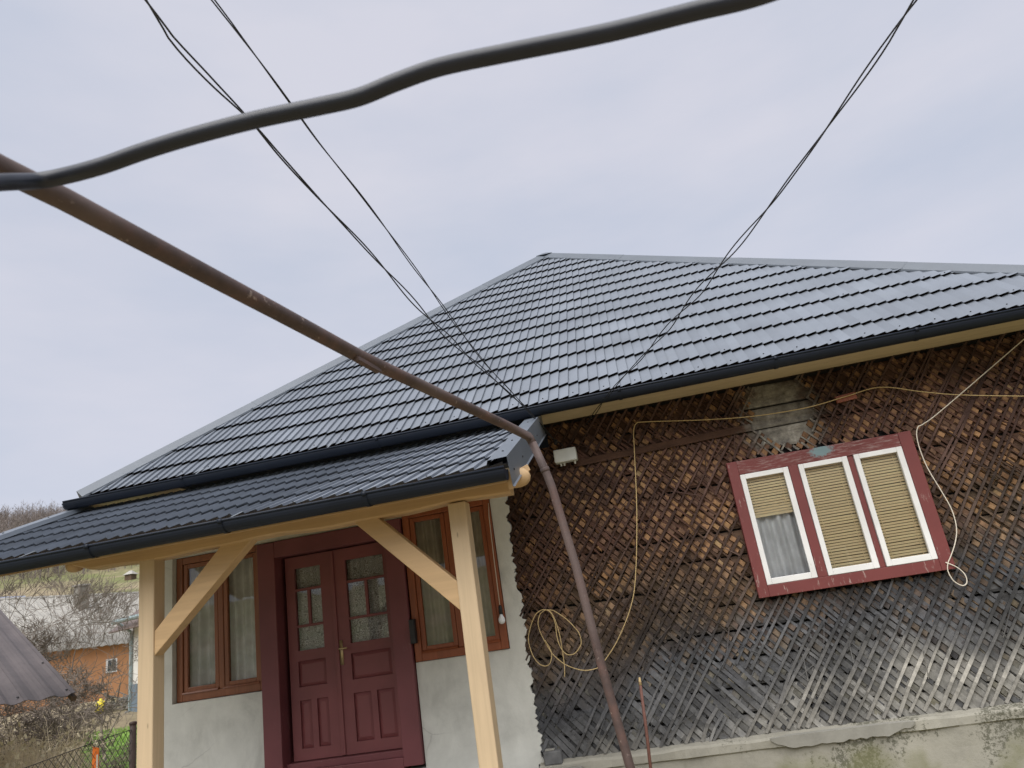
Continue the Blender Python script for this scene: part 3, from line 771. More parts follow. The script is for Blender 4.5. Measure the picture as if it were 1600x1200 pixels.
def tile_verts(poly, cu, cv, drop=0.012, under=0.095):
    top = [(u, v, tile_h(u, v, cu, cv)) for u, v in poly]; n = len(poly)
    vm = min(v for u, v in poly); bot = [(u, v+(under if v < vm+.002 else 0), -drop) for u, v in poly]      # the pressed step tucks back under its lip
    return bot+top, [tuple(range(n-1,-1,-1)), tuple(range(n, 2*n))]+[(i,(i+1)%n,(i+1)%n+n,i+n) for i in range(n)]
full_poly = [(0,0),(TU,0),(TU,TV*1.03),(0,TV*1.03)]
vs, fs = tile_verts(full_poly, 0, 0); tm = MB(); tm.add(vs, fs); TILE_MESH = tm.mesh('tile'); TILE_MESH.materials.append(M_roof)
def frame_matrix(o, udir, vdir):
    u = Vector(udir).normalized(); v = Vector(vdir).normalized(); w_ = u.cross(v)
    M = Matrix.Identity(4)
    for i in range(3): M[i][0], M[i][1], M[i][2], M[i][3] = u[i], v[i], w_[i], o[i]
    return M
def place_tiles(cells, M, parent, mi, limit, name='tile', rest='tile_field', full_mesh=None, under=0.095):
    scored = sorted(cells, key=lambda c: ((M @ Vector((c[0]+TU/2, c[1]+TV/2, 0)))-CAM).length/math.sqrt(c[3]))
    for n_, (cu, cv, poly, ar) in enumerate(scored[:limit]):
        jit = rnd.uniform(-.0008, .0008)
        if poly is None:
            o = bpy.data.objects.new(name, full_mesh or TILE_MESH); COL.objects.link(o)
            T = M @ Matrix.Translation((cu, cv, jit))
        else:
            vs, fs = tile_verts(poly, cu, cv, .012, under); mm = MB(); mm.add([(a-cu, b-cv, c) for a, b, c in vs], fs)
            me = mm.mesh(name); me.materials.append(M_roof); o = bpy.data.objects.new(name, me); COL.objects.link(o)
            T = M @ Matrix.Translation((cu, cv, jit))
        o.parent = parent; o.matrix_parent_inverse = mi; o.matrix_basis = T
    mm = MB()
    for (cu, cv, poly, ar) in scored[limit:]:
        vs, fs = tile_verts(poly or [(cu+a, cv+b) for a, b in full_poly], cu, cv); mm.add([M @ Vector(p) for p in vs], fs)
    if mm.v:
        o = mm.build(rest, M_roof, parent, kind='stuff'); o.matrix_parent_inverse = mi
# roof deck (underlay) as the roof part
cFL = Vector((XEL, EY, EZ)); cFR = Vector((XER, EY, EZ)); cBL = Vector((XEL, YEB+.09, EZ)); cBR = Vector((XER, YEB+.09, EZ))
m = MB(); dn = Vector((0, 0, -0.035)); m.add([cFL+dn, cFR+dn, cBR+dn, cBL+dn, AP+dn], [(0,1,4),(1,2,4),(2,3,4),(3,0,4),(3,2,1,0)])
roof = hchild(m.build('roof', M_darkwood, house))
def slope(c0, c1):
    u = (c1-c0).normalized(); mid = AP-c0; t = mid.dot(u); v = (mid-u*t); Ls = v.length; wd = (c1-c0).length
    M = frame_matrix(c0, u, v)
    # inside: left hip  u >= t*v/Ls ; right hip (wd-u) >= (wd-t)*v/Ls
    planes = [(0, -1, 0.0), (-1, t/Ls, 0.0), (1, (wd-t)/Ls, wd)]
    return M, roof_tiles(-0.05, wd, int(Ls/TV)+2, planes, -0.095)
M_f, cells = slope(cFL, cFR); place_tiles(cells, M_f, roof, HM, 300)
mm_all = MB()
for a, b in ((cFR, cBR), (cBR, cBL), (cBL, cFL)):
    M_, cells = slope(a, b)
    for (cu, cv, poly, ar) in cells:
        vs, fs = tile_verts(poly or [(cu+p, cv+q) for p, q in full_poly], cu, cv); mm_all.add([M_ @ Vector(p) for p in vs], fs)
sub(mm_all, 'tile_field', M_roof, roof, kind='stuff')
# screws on the front slope
m = MB()
for j in range(0, 15):
    for i in range(106):
        if (i+j) % 2 and j: continue
        if j and rnd.random() < 0.85: continue
        u = i*TU-0.05+TU*0.45; v = j*TV-.095+(0.17 if j == 0 else 0.03)
        if j == 0 and i % 3: continue
        Ls = (AP-cFL); p_ = M_f @ Vector((u, v, tile_h(u, v, -0.05+i*TU, j*TV-.095)+.001))
        tt = (AP.x-XEL); vL = math.hypot(AP.y-EY, AP.z-EZ)
        if u < tt*v/vL+.1 or (XER-XEL)-u < ((XER-XEL)-tt)*v/vL+.1: continue
        nrm = (M_f.to_3x3() @ Vector((0,0,1))); m.lathe(p_, nrm, [(0, .007), (.005, .005)], 6)
sub(m, 'screw', M_black, roof, kind='stuff')
# hip caps
def hip_cap(a, b, n1, n2, parent, mi, wid=0.11, lift=0.078, seg=2.0, name='hip_cap', mat=None):
    """folded sheet along a->b; n1,n2 = directions lying in the two slopes, square to the hip"""
    a = Vector(a); b = Vector(b); d = (b-a); Lh = d.length; d.normalize(); up = (Vector((0,0,1))-d*d.z).normalized()
    t = 0.0; i = 0
    while t < Lh-0.01:
        t1 = min(t+seg, Lh); e = 0.0025*(i % 2)
        q = MB(); rows = []
        for tt in (t-0.03 if t else t, t1):
            p_ = a+d*tt+up*e
            o1, o2 = p_+n1*wid+up*0.034, p_+n2*wid+up*0.034
            rows.append([o1-up*.016, o1+up*.004, p_+n1*.012+up*lift, p_+n2*.012+up*lift, o2+up*.004, o2-up*.016])
        for s_ in range(5): q.add([rows[0][s_], rows[0][s_+1], rows[1][s_+1], rows[1][s_]], [(0,1,2,3)])
        for r_ in rows: q.add(r_, [tuple(range(6))])
        o = q.build(name, mat or M_cap, parent); o.matrix_parent_inverse = mi
        sm = MB(); x_ = 0.25
        while x_ < t1-t-.1:
            for nn in (n1, n2): sm.lathe(a+d*(t+x_)+nn*(wid-.012)+up*.022, up, [(0, .008), (.006, .006)], 6)
            x_ += 0.42
        if sm.v: o2 = sm.build('cap_screw', M_black, parent, kind='stuff'); o2.matrix_parent_inverse = mi
        t = t1; i += 1
def in_slope(c, b_, other):       # unit vector in the plane (c,b_,other), square to c->b_, pointing to other
    d = (b_-c).normalized(); w_ = other-c; w_ = w_-d*w_.dot(d); return w_.normalized()
for c_, l_, r_ in ((cFL, cFR, cBL), (cFR, cFL, cBR), (cBL, cFL, cBR), (cBR, cFR, cBL)):
    hip_cap(c_+Vector((0,0,.01)), AP+Vector((0,0,.01)), in_slope(c_, AP, l_), in_slope(c_, AP, r_), roof, HM)
m = MB(); q = AP+Vector((0,0,.088)); m.add([q+Vector(p) for p in ((-.13,-.13,-.085),(.13,-.13,-.085),(.13,.13,-.085),(-.13,.13,-.085),(-.03,0,.006),(.03,0,.006))], [(0,1,5,4),(1,2,5),(2,3,4,5),(3,0,4)]); sub(m, 'ridge_end_cap', M_cap, roof)

# ------------------------------------------------------------------ the porch
porch = thing('porch', 'open timber porch of pale varnished posts under a lean-to roof of grey metal tiles', 'porch', (-2.6, -1.0, 0))
PM0 = Matrix.Translation(-Vector((-2.6, -1.0, 0))); PM = Matrix.Identity(4)
def pchild(o): o.matrix_parent_inverse = PM0; return o
PX0, PX1 = -5.50, -0.79; PE = Vector((PX0, -2.285, 2.475)); PP = R_(21.2)
m = MB(); m.box(-5.3, -0.95, -2.15, -0.085, -0.1, 0.39); m.box(-3.9, -2.2, -2.5, -2.15, -0.1, 0.2)
pchild(m.build('floor_slab', M_concrete, porch, False, .01))
PY = -1.95
def post(xc, name='post'):
    m = MB(); m.box(xc-.06, xc+.06, PY, PY+.12, 0.39, 2.375); return pchild(m.build('post', M_pine_v, porch, False, .008))
pl, pr = onY(215.5, 1000, PY).x, onY(722, 990, PY).x
XPL = onY(214.6, 1050, PY).x+.06; XPR = (onY(699, 790, PY).x+onY(746.9, 1196, PY).x)/2+.062
post(XPL); post(XPR)
zb = [onY(x, y, PY).z for x, y in ((700, 788), (450, 842), (300, 872))]
print('beam bottom', zb, 'posts', XPL, XPR)
# beam: slightly waney pole squared on its faces
m = MB(); BX0, BX1 = -4.14, -0.86; n = 22; A = []
for i in range(n+1):
    x = BX0+(BX1-BX0)*i/n; dz = 0.008*math.sin(x*4.1)+0.005*math.sin(x*9.7+1); dy = 0.004*math.sin(x*5.2)
    top = 2.372+0.135; bot = 2.372+dz
    if i == 0: bot += .05
    A.append([(x, PY-.006+dy, bot+.012), (x, PY+.012, bot), (x, PY+.118, bot), (x, PY+.13, bot+.012), (x, PY+.13, top), (x, PY-.006+dy, top)])
for i in range(n):
    for q in range(6): m.add([A[i][q], A[i][(q+1)%6], A[i+1][(q+1)%6], A[i+1][q]], [(3,2,1,0)])
m.add(A[0], [tuple(range(6))]); m.add(A[-1], [tuple(range(5,-1,-1))])
pchild(m.build('beam', M_pine, porch))
# carved beam end: rounded knob behind a small tab
bx = onY(815, 748, PY+.06)
m = MB(); m.lathe((-0.90, PY+.055, bx.z+.01), (1, 0, 0), [(0, .045), (.03, .058), (.07, .066), (.11, .066), (.145, .056), (.17, .034), (.18, .006)], 16)
pchild(m.build('carved_beam_end', M_pine, porch, True))
m = MB(); m.bar((-0.80, PY+.10, bx.z+.05), (-0.735, PY+.12, bx.z+.075), .06, .045); pchild(m.build('rafter_tip', M_pine, porch, False, .004))
m = MB(); m.lathe((BX0+.01, PY+.055, 2.44), (-1, 0, 0), [(0, .05), (.05, .055), (.08, .045), (.10, .015)], 12); pchild(m.build('carved_beam_end', M_pine, porch, True))
def brace(pix, xi, xf, ti):          # cut to fit against the post face (corners xi) and the beam (corners ti)
    P_ = [onY(x, y, PY) for x, y in pix]
    for q in xi: P_[q].x = xf
    for q in ti: P_[q].z = max(P_[q].z, 2.385)
    P_ = [Vector((p.x, PY+.012, p.z)) for p in P_]
    m = MB(); m.prism(P_, (0, .094, 0)); return pchild(m.build('brace', M_pine, porch, False, .005))
brace([(237, 987), (237, 1026), (392, 849), (345, 856)], (0, 1), XPL+.058, (2, 3))
brace([(548, 814), (717, 955), (711, 909), (586, 807)], (1, 2), XPR-.058, (0, 3))
# rafters and boards
sl = Vector((0, math.cos(PP), math.sin(PP)))
for i in range(8):
    x = PX0+.12+(PX1-PX0-.24)*i/7; m = MB(); a = Vector((x, PE.y, PE.z-.085)); m.bar(a+sl*.52, a+sl*2.05, .07, .10); pchild(m.build('rafter', M_soffit, porch))
m = MB(); a = PE+Vector((0, 0, 0)); nrm = Vector((0, -math.sin(PP), math.cos(PP)))
q = lambda s_, off: [PE+Vector((0,0,0))+sl*s_+nrm*off, Vector((PX1, PE.y, PE.z))+sl*s_+nrm*off]
lo = q(0.03, -.034)+q(2.06, -.034)[::-1]; hi = q(0.03, -.014)+q(2.06, -.014)[::-1]
m.hexa(lo, hi); proof = pchild(m.build('roof', M_soffit, porch))
MP = frame_matrix(PE, (1, 0, 0), sl)
cells = roof_tiles(0.0, PX1-PX0, 7, [(1, 0, PX1-PX0), (0, 1, 2.08)]); 
RISE, STEP = 0.017, 0.016; vs, fs = tile_verts(full_poly, 0, 0, .012, 0.05); tm = MB(); tm.add(vs, fs); PTM = tm.mesh('tile'); PTM.materials.append(M_roof)
place_tiles(cells, MP, proof, PM, 300, full_mesh=PTM, under=0.05)
m = MB()
for i in range(0, 51, 5):
    u = i*TU+TU*.5; p_ = MP @ Vector((u, .06, tile_h(u, .06, i*TU, 0))); m.lathe(p_, nrm, [(0, .007), (.005, .005)], 6)
o = m.build('screw', M_black, proof, kind='stuff'); o.matrix_parent_inverse = PM
# verge flashings with a board under the right one
def verge(x, sgn):
    m = MB(); a = Vector((x, PE.y-.045, PE.z))-sl*0; A = []
    for s_ in (-.03, 1.15, 1.16, 2.08):
        p_ = Vector((x, PE.y, PE.z))+sl*s_; e = .002 if s_ > 1.155 else 0
        A.append([p_-Vector((sgn*.125, 0, 0))+nrm*(.030+e), p_-Vector((sgn*.11, 0, 0))+nrm*(.066+e), p_+Vector((sgn*(.012+e), 0, 0))+nrm*(.070+e), p_+Vector((sgn*(.012+e), 0, 0))-nrm*.115, p_+Vector((sgn*(.024+e), 0, 0))-nrm*.122])
    for i in range(3):
        for k_ in range(4): m.add([A[i][k_], A[i][k_+1], A[i+1][k_+1], A[i+1][k_]], [(0,1,2,3)])
    o = m.build('verge_flashing', M_verge, proof); o.matrix_parent_inverse = PM
    s2 = MB()
    for s_ in (.12, .55, 1.0, 1.5): s2.lathe(Vector((x+sgn*.014, PE.y, PE.z))+sl*s_-nrm*.04, (sgn, 0, 0), [(0, .008), (.005, .006)], 6); s2.lathe(Vector((x-sgn*.05, PE.y, PE.z))+sl*(s_+.1)+nrm*.069, nrm, [(0, .008), (.005, .006)], 6)
    o = s2.build('flashing_screw', M_black, proof, kind='stuff'); o.matrix_parent_inverse = PM
    m = MB(); b0_ = Vector((x-sgn*.012, PE.y+.02, PE.z))-nrm*.082; m.bar(b0_, b0_+sl*2.04, .028, .11, nrm); o = m.build('verge_board', M_pine, proof, False); o.matrix_parent_inverse = PM
verge(PX1, 1); verge(PX0, -1)
GYP, GZP = -2.345, 2.450
m = MB(); gutter_mesh(m, (PX0-.05, GYP, GZP), (PX1-.0, GYP, GZP), GR); pg = pchild(m.build('gutter', M_gutter, porch, True))
for x_, y_ in ((135, 870), (344, 830), (570, 785)):
    collar(onY(x_, y_, GYP-GR).x, GYP, GZP, GR, pg, PM)
for x_ in (30, 362): strap(onY(x_, 860, GYP-GR).x, GYP-GR+.004, GZP+.014, PE.y-.01, PE.z+.035, pg, PM)
m = MB(); m.box(PX0+.02, PX1-.02, PE.y+.022, PE.y+.042, PE.z-.085, PE.z-.02); pchild(m.build('fascia', M_pine, porch))

m = MB(); m.box(XL+.02, -0.80, -0.012, -0.003, 3.06, 3.282); m.box(-4.42, -0.93, -0.47, -0.012, 3.2785, 3.2825); o = m.build('apron_and_soffit_shade', M_gutter, proof); o.matrix_parent_inverse = PM  # wall apron, plus an added dark sheet standing in for shade on the soffit
# ------------------------------------------------------------------ small things on the front
jb = thing('junction_box', 'small white electrical junction box on the dark laths under the eave', 'junction box', (-0.655, -0.02, 2.94))
m = MB(); m.box(-.105, .105, -.075, 0.012, -.062, .062); o = m.build('lid', M_boxwhite, jb, False, .012)
m = MB(); m.box(-.098, .098, -.02, 0.03, -.056, .056); m.build('back_box', M_boxwhite, jb, False, .006)
for x in (-.055, -.025, .075):
    m = MB(); m.lathe((x, -.025, -.060), (0, 0, -1), [(0, .012), (.012, .012), (.015, .009), (.03, .008)], 10); m.build('cable_gland', M_boxwhite, jb, True)
bk = thing('light_bulb', 'white light bulb hanging on a cord in front of the right porch window', 'light bulb', (-1.462, -0.055, 1.61))
m = MB(); m.lathe((0, 0, .04), (0, 0, -1), [(0, .012), (.015, .016), (.035, .027), (.055, .030), (.075, .024), (.085, .008)], 14); m.build('globe', M_bulb, bk, True)
m = MB(); m.lathe((0, 0, .115), (0, 0, -1), [(0, .007), (.01, .015), (.075, .017), (.078, .01)], 12); m.build('socket', M_black, bk, True)
m = MB(); m.tube([(0, 0, .11), (.006, -.01, .5), (.012, .0, .9), (.016, .055, 1.09)], .0035, 6); m.build('cord', M_whitecord, bk, True)
mb_ = thing('meter_case', 'narrow black case fixed between the door frame and the right porch window', 'case', (-2.287, -0.055, 1.62))
m = MB(); m.box(-.026, .026, -.03, .032, -.105, .105); m.build('body', M_black, mb_, False, .008)
m = MB(); m.box(-.02, .02, -.034, -.0302, -.04, .075); m.build('cover', M_black, mb_, False, .001)
gb = thing('concrete_block', 'small dark grey block on the plinth ledge beside the plaster edge', 'block', (-1.19, -0.03, 0.415))
m = MB(); m.box(-.075, .075, -.05, .03, 0.0, .105); o = m.build('block', M_greybox, gb, False, .012)
m = MB(); m.box(-.06, .02, -.03, .02, .105, .118); m.build('mortar_cap', M_concrete, gb, False, .004)

def cord(name, splines, r, mat, label, cat):
    m = MB()
    for pts in splines: m.tube(spline(pts, 5), r, 6)
    o = m.build(name, mat, None, True); o['label'] = label; o['category'] = cat; return o
W_ = lambda pts, y=-0.03: [onY(a, b, y+0.006*math.sin(i*1.9)) for i, (a, b) in enumerate(pts)]
c8 = lambda pts: [(810+a/8, 930+b/8) for a, b in pts]
r1 = [(1640, 619), (1600, 619), (1500, 617), (1440, 612), (1375, 605), (1320, 620), (1260, 637), (1180, 650), (1100, 656), (1010, 659), (994, 662), (990, 675), (991, 700), (995, 800), (993, 900), (985, 950), (965, 1000), (945, 1032)] + \
     c8([(1010, 900), (850, 940), (700, 915), (560, 850), (440, 750), (390, 680), (320, 560), (265, 440), (245, 340), (270, 240), (330, 190), (390, 195), (440, 270), (480, 370), (520, 520), (550, 700), (575, 880), (578, 1025)])
r2 = c8([(330, 560), (400, 680), (415, 760), (390, 860), (320, 885), (240, 840), (170, 730), (125, 560), (150, 400), (210, 250), (280, 190), (340, 183), (400, 215), (440, 290), (465, 380), (475, 480), (500, 590), (550, 690), (620, 745), (700, 730), (760, 660), (785, 590), (760, 480), (700, 400), (600, 300), (500, 230), (430, 190), (350, 183)])
cord('tan_cord', [W_(r1), W_(r2, -.036)], .0042, M_rope, 'thin tan cord strung along the laths and coiled beside the plaster edge', 'cord')
c4 = lambda pts: [(1400+a/4, 640+b/4) for a, b in pts]
r3 = [(1660, 480), (1600, 530)]+c4([(290, 0), (170, 90), (138, 108), (129, 160), (150, 250), (200, 370), (290, 520), (350, 630), (378, 740), (370, 830), (345, 910), (325, 960), (325, 1010), (360, 1070), (415, 1100), (443, 1080), (430, 1030), (380, 985), (310, 955)])
cord('loose_cable', [[onY(a, b, -0.055) for a, b in r3]], .0045, M_whitecord, 'white cable hanging down beside the big window with a loop at its end', 'cable')

# ------------------------------------------------------------------ pipe frame, hose and overhead wires
pf = thing('pipe_frame', 'rusty brown steel pipe bent over from a leaning post toward the yard', 'pipe')
ZP = 2.44
top = [onZ(x, y, ZP) for x, y in ((-190, 165), (0, 262), (100, 311), (300, 417), (430, 486), (560, 556), (700, 622), (790, 664), (826, 682))]
bend = top[-1]; YP = bend.y
dn_ = [onY(x, y, YP) for x, y in ((832, 692), (852, 735), (862, 760), (900, 885), (940, 1040), (985, 1200))]
lastd = (dn_[-1]-dn_[-2]).normalized(); foot = dn_[-1]+lastd*((dn_[-1].z+.3)/-lastd.z)
far = top[0]+(top[0]-top[1]).normalized()*1.6
print('pipe', [tuple(round(c, 2) for c in q) for q in top+dn_+[foot]])
m = MB(); m.tube([far]+top+dn_[:1], .0215, 14); m.build('rail', M_rust, pf, True)
m = MB(); m.tube(dn_+[foot], .0205, 14); m.build('post', M_rust, pf, True)
m = MB(); m.lathe(dn_[1]+(dn_[1]-dn_[2]).normalized()*.012, (dn_[2]-dn_[1]), [(0, .0225), (.005, .0238), (.014, .0238), (.02, .0218)], 14); m.build('weld', M_rust, pf, True)
m = MB(); a_, b_ = onZ(556, 560, ZP-.022), onZ(592, 580, ZP-.022); m.bar(a_, b_, .02, .012); m.build('bracket', M_rust, pf)
# a second leg for the far end of the rail, behind the viewer's left
m = MB(); m.tube([far, Vector((far.x-.02, far.y-.02, hz(far.x, far.y)-.3))], .0245, 14); m.build('post', M_rust, pf, True)

cr = top[1].lerp(top[2], .55)
hp = [(-260, 250), (-120, 292), (0, 285), (70, 281), (150, 262), (225, 236), (300, 213), (400, 187), (500, 166), (560, 152), (620, 128), (690, 104), (800, 81), (950, 51), (1080, 19), (1190, -8), (1330, -60), (1500, -110)]
_tp = [(-190, top[0].y), (0, top[1].y), (100, top[2].y), (300, top[3].y)]
hose = [onY(a, b, min(cr.y-.035, float(np.interp(a, [q[0] for q in _tp], [q[1] for q in _tp]))-.05)) for a, b in hp]
hd = (hose[8]-CAM).length; print('hose dist', hd)
m = MB(); m.tube(spline(hose, 6), .0138, 14); ho = m.build('water_hose', M_hose, None, True)
ho['label'] = 'thick dark hose slung overhead, crossing the rusty pipe'; ho['category'] = 'hose'

def wire(name, pix, wall, topd, label, tw_=0.009, rad=.0038, pole=None, clamp=True):
    A = wall; B = atD(*pix[0], topd)
    pts = [on_vplane(x, y, A, B) for x, y in pix[:-1]]+[A]
    d = (pts[0]-pts[1]).normalized(); ext = [pts[0]+d*s_-Vector((0,0,.012*s_*s_)) for s_ in (9, 6, 3, 1.2)]
    path = spline(ext+pts, 8)
    m = MB(); L_ = 0; acc = [0]
    for i in range(1, len(path)): acc.append(acc[-1]+(path[i]-path[i-1]).length)
    # resample and twist two strands
    n = int(acc[-1]/.045); res = []; j = 0
    for i in range(n+1):
        s_ = acc[-1]*i/n
        while j < len(acc)-2 and acc[j+1] < s_: j += 1
        t = (s_-acc[j])/max(1e-9, acc[j+1]-acc[j]); res.append(path[j].lerp(path[j+1], min(1, t)))
    for ph in (0, math.pi):
        P_ = []
        for i, p_ in enumerate(res):
            dd = (res[min(i+1, n)]-res[max(i-1, 0)]).normalized(); u = dd.cross(Vector((0,0,1))).normalized(); v = u.cross(dd)
            a_ = ph+acc[-1]*i/n*2*math.pi/1.1; tt = tw_*(1+.6*math.sin(i*.11))*(min(1, (n-i)/10))
            P_.append(p_+(u*math.cos(a_)+v*math.sin(a_))*tt)
        m.tube(P_, rad, 5)
    o = m.build(name, M_wire, None, True); o['label'] = label; o['category'] = 'wire'; o['group'] = 'overhead supply wires'
    return res
AW = onY(868, 690, -0.05); AW2 = onY(866, 688, -0.055); BWR = onY(915, 665, -0.03)
pa = [(228, 0), (270, 62), (330, 127), (390, 187), (440, 246), (500, 312), (560, 375), (610, 430), (660, 486), (720, 546), (780, 600), (830, 647), (868, 690)]
pb = [(333, 0), (375, 55), (420, 115), (460, 170), (500, 225), (560, 300), (600, 353), (640, 408), (680, 462), (720, 518), (760, 570), (800, 613), (845, 663), (866, 688)]
pc = [(1430, 0), (1390, 60), (1340, 132), (1280, 217), (1240, 271), (1200, 325), (1150, 386), (1100, 446), (1050, 505), (1000, 562), (960, 605), (915, 665)]
wire('supply_wire', pa, AW, 3.0, 'twisted black supply wire hanging lower of the two that meet by the junction box')
wire('supply_wire', pb, AW2, 3.1, 'twisted black supply wire hanging higher of the two that meet by the junction box', .004, .003)
wire('supply_wire', pc, BWR, 3.4, 'twisted black supply wire rising on its own from the wall right of the junction box', .013, .0038)
hk = thing('wall_hook', 'dark iron hook with insulators holding two supply wires under the eave', 'hook', (AW.x, 0.0, AW.z))
m = MB(); m.tube(spline([(0.03, .05, .0), (.02, -.02, 0), (.0, -.055, .0), (-.01, -.06, .02)], 5), .007, 8); m.build('shank', M_rust, hk, True)
m = MB(); m.lathe((0, -.055, -.03), (0, 0, 1), [(0, .012), (.01, .02), (.025, .014), (.04, .02), (.05, .01)], 12); m.build('insulator', M_black, hk, True)
m = MB(); m.tube(spline([(.02, -.03, .0), (.06, -.035, -.05), (.05, -.03, -.10), (.03, -.035, -.13)], 5), .004, 6); m.build('lead', M_wire, hk, True)
rd = thing('iron_rod', 'thin rusty rod with a pale tip standing before the plinth', 'rod')
a_, b_ = onY(1000, 1066, -.45), onY(1016, 1200, -.42); d_ = (b_-a_).normalized(); b2 = a_+d_*((a_.z+.2)/-d_.z)
m = MB(); m.tube([a_, a_.lerp(b2, .3)+Vector((.004, 0, 0)), b2], [.011, .0125, .013], 8); m.build('shaft', M_rod, rd, True)
m = MB(); m.tube([a_-d_*.035, a_+d_*.02], [.007, .0128], 8); m.build('tip', M_rope, rd, True)

# ------------------------------------------------------------------ neighbouring yard: shed, fence, houses
# corrugated shed roof
sh = thing('shed', 'lean-to shed with a sloping brown corrugated metal roof on a pipe leg', 'shed')
c0 = atD(118, 1086, 8.2)
vd = ray(118-118*3.4, 1086-131*3.4).normalized(); ud = Vector((-vd.y, vd.x, 0)).normalized()
if ud.x > 0: ud = -ud
print('shed pitch', math.degrees(math.asin(vd.z)), ud)
m = MB(); n = 96; Ln = 3.2; LV = 4.2; A = []
nrm_ = ud.cross(vd).normalized()
if nrm_.z < 0: nrm_ = -nrm_
for i in range(n+1):
    t = Ln*i/n; ph = (t/.19) % 1; hgt = .022*max(0, min(1, (abs(ph-.5)-.25)*6+.5)); A.append((c0+ud*t+nrm_*hgt, c0+ud*t+nrm_*hgt+vd*LV))
for i in range(n): m.add([A[i][0], A[i+1][0], A[i+1][1], A[i][1]], [(0,1,2,3)])
o = m.build('roof_sheet', M_shedmetal, sh); so = o.modifiers.new('thick', 'SOLIDIFY'); so.thickness = .004
m = MB(); m.bar(c0-nrm_*.03+ud*.01, c0+vd*LV-nrm_*.03, .04, .04); m.build('rafter', M_darkwood, sh)
m = MB(); m.bar(c0+ud*.02-nrm_*.055+vd*.35, c0+ud*3.2-nrm_*.055+vd*.35, .05, .06); m.build('purlin', M_darkwood, sh)
m = MB(); m.bar(c0+ud*.02-nrm_*.055+vd*3.9, c0+ud*3.2-nrm_*.055+vd*3.9, .05, .06); m.build('purlin', M_darkwood, sh)
for s_, t_ in ((.98, .35), (3.0, .35), (.2, 3.9), (3.0, 3.9)):
    p_ = c0+ud*s_-nrm_*.06+vd*t_; m = MB(); m.tube([p_, Vector((p_.x, p_.y, hz(p_.x, p_.y)-.2))], .03, 8); m.build('leg', M_rust, sh, True)
m = MB()
for i in range(7):
    for t_ in (.12, 1.1):
        m.lathe(c0+ud*(.05+i*.38)+vd*t_+nrm_*.022, nrm_, [(0, .012), (.008, .008)], 6)
m.build('screw', M_black, sh, kind='stuff')

# chain-link fence
fn = thing('wire_fence', 'chain-link fence with dark wire mesh and rusty posts in front of the lawn', 'fence')
p1 = atD(208, 1134, 8.6); p2 = onZ(60, 1188, p1.z-.0) if False else atD(60, 1188, 7.6)
fd = Vector((p1.x-p2.x, p1.y-p2.y, 0)); flen = fd.length; fd.normalize()
F0 = Vector((p2.x, p2.y, 0))-fd*2.5; F1 = Vector((p1.x, p1.y, 0))+fd*3.0; FL = (F1-F0).length
ft = lambda s_: p2.z+(p1.z-p2.z)*((s_-2.5)/flen) if s_ < 2.5+flen else p1.z
print('fence', p1, p2)
m = MB(); cell = .075; base = lambda s_: hz((F0+fd*s_).x, (F0+fd*s_).y)
s_ = -1.6
while s_ < FL:
    for sg in (1, -1):
        pts = []
        for q in range(0, 17):
            hh = q/16*1.15; xx = (s_+hh*.85) if sg > 0 else (s_+1.0-hh*.85)
            if 0 <= xx <= FL: pts.append(F0+fd*xx+Vector((0, 0, min(base(xx)+hh, ft(xx)-.02)))+fd.cross(Vector((0,0,1)))*.004*sg)
        if len(pts) > 1: m.tube([pts[0], pts[len(pts)//2], pts[-1]], .0022, 4, False)
    s_ += cell
m.build('mesh', M_fence, fn, kind='stuff')
m = MB(); m.tube([F0+fd*x_+Vector((0, 0, ft(x_)-.02)) for x_ in np.linspace(0, FL, 9)], .0035, 5); m.build('top_wire', M_fence, fn)
for s_ in (0.3, 2.5+flen, FL-.2):
    q = F0+fd*s_; m = MB(); m.tube([Vector((q.x, q.y, hz(q.x, q.y)-.3)), Vector((q.x, q.y, ft(s_)+.02))], .03, 8); m.lathe((q.x, q.y, ft(s_)+.01), (0,0,1), [(0, .034), (.02, .036), (.03, .02)], 8); m.build('post', M_rust, fn, True)
og = onY(147, 1190, 0); og = F0+fd*(2.5+flen*(147-60)/148.0)
tg = thing('plastic_strip', 'orange plastic strip hanging on the chain-link fence', 'strip', (og.x, og.y-.03, ft(2.5+flen*.59)-.33))
m = MB(); m.hexa([(-.035,0,0),(.03,0,.01),(.03,.006,.01),(-.035,.006,0)], [(-.03,0,.27),(.035,0,.25),(.035,.006,.25),(-.03,.006,.27)]); m.build('sheet', simple('orange_plastic', lin(232, 120, 40), .5, .1), tg)
m = MB(); m.box(.012, .030, -.002, -.0005, .03, .2); m.build('pale_stripe', M_whitecord, tg)

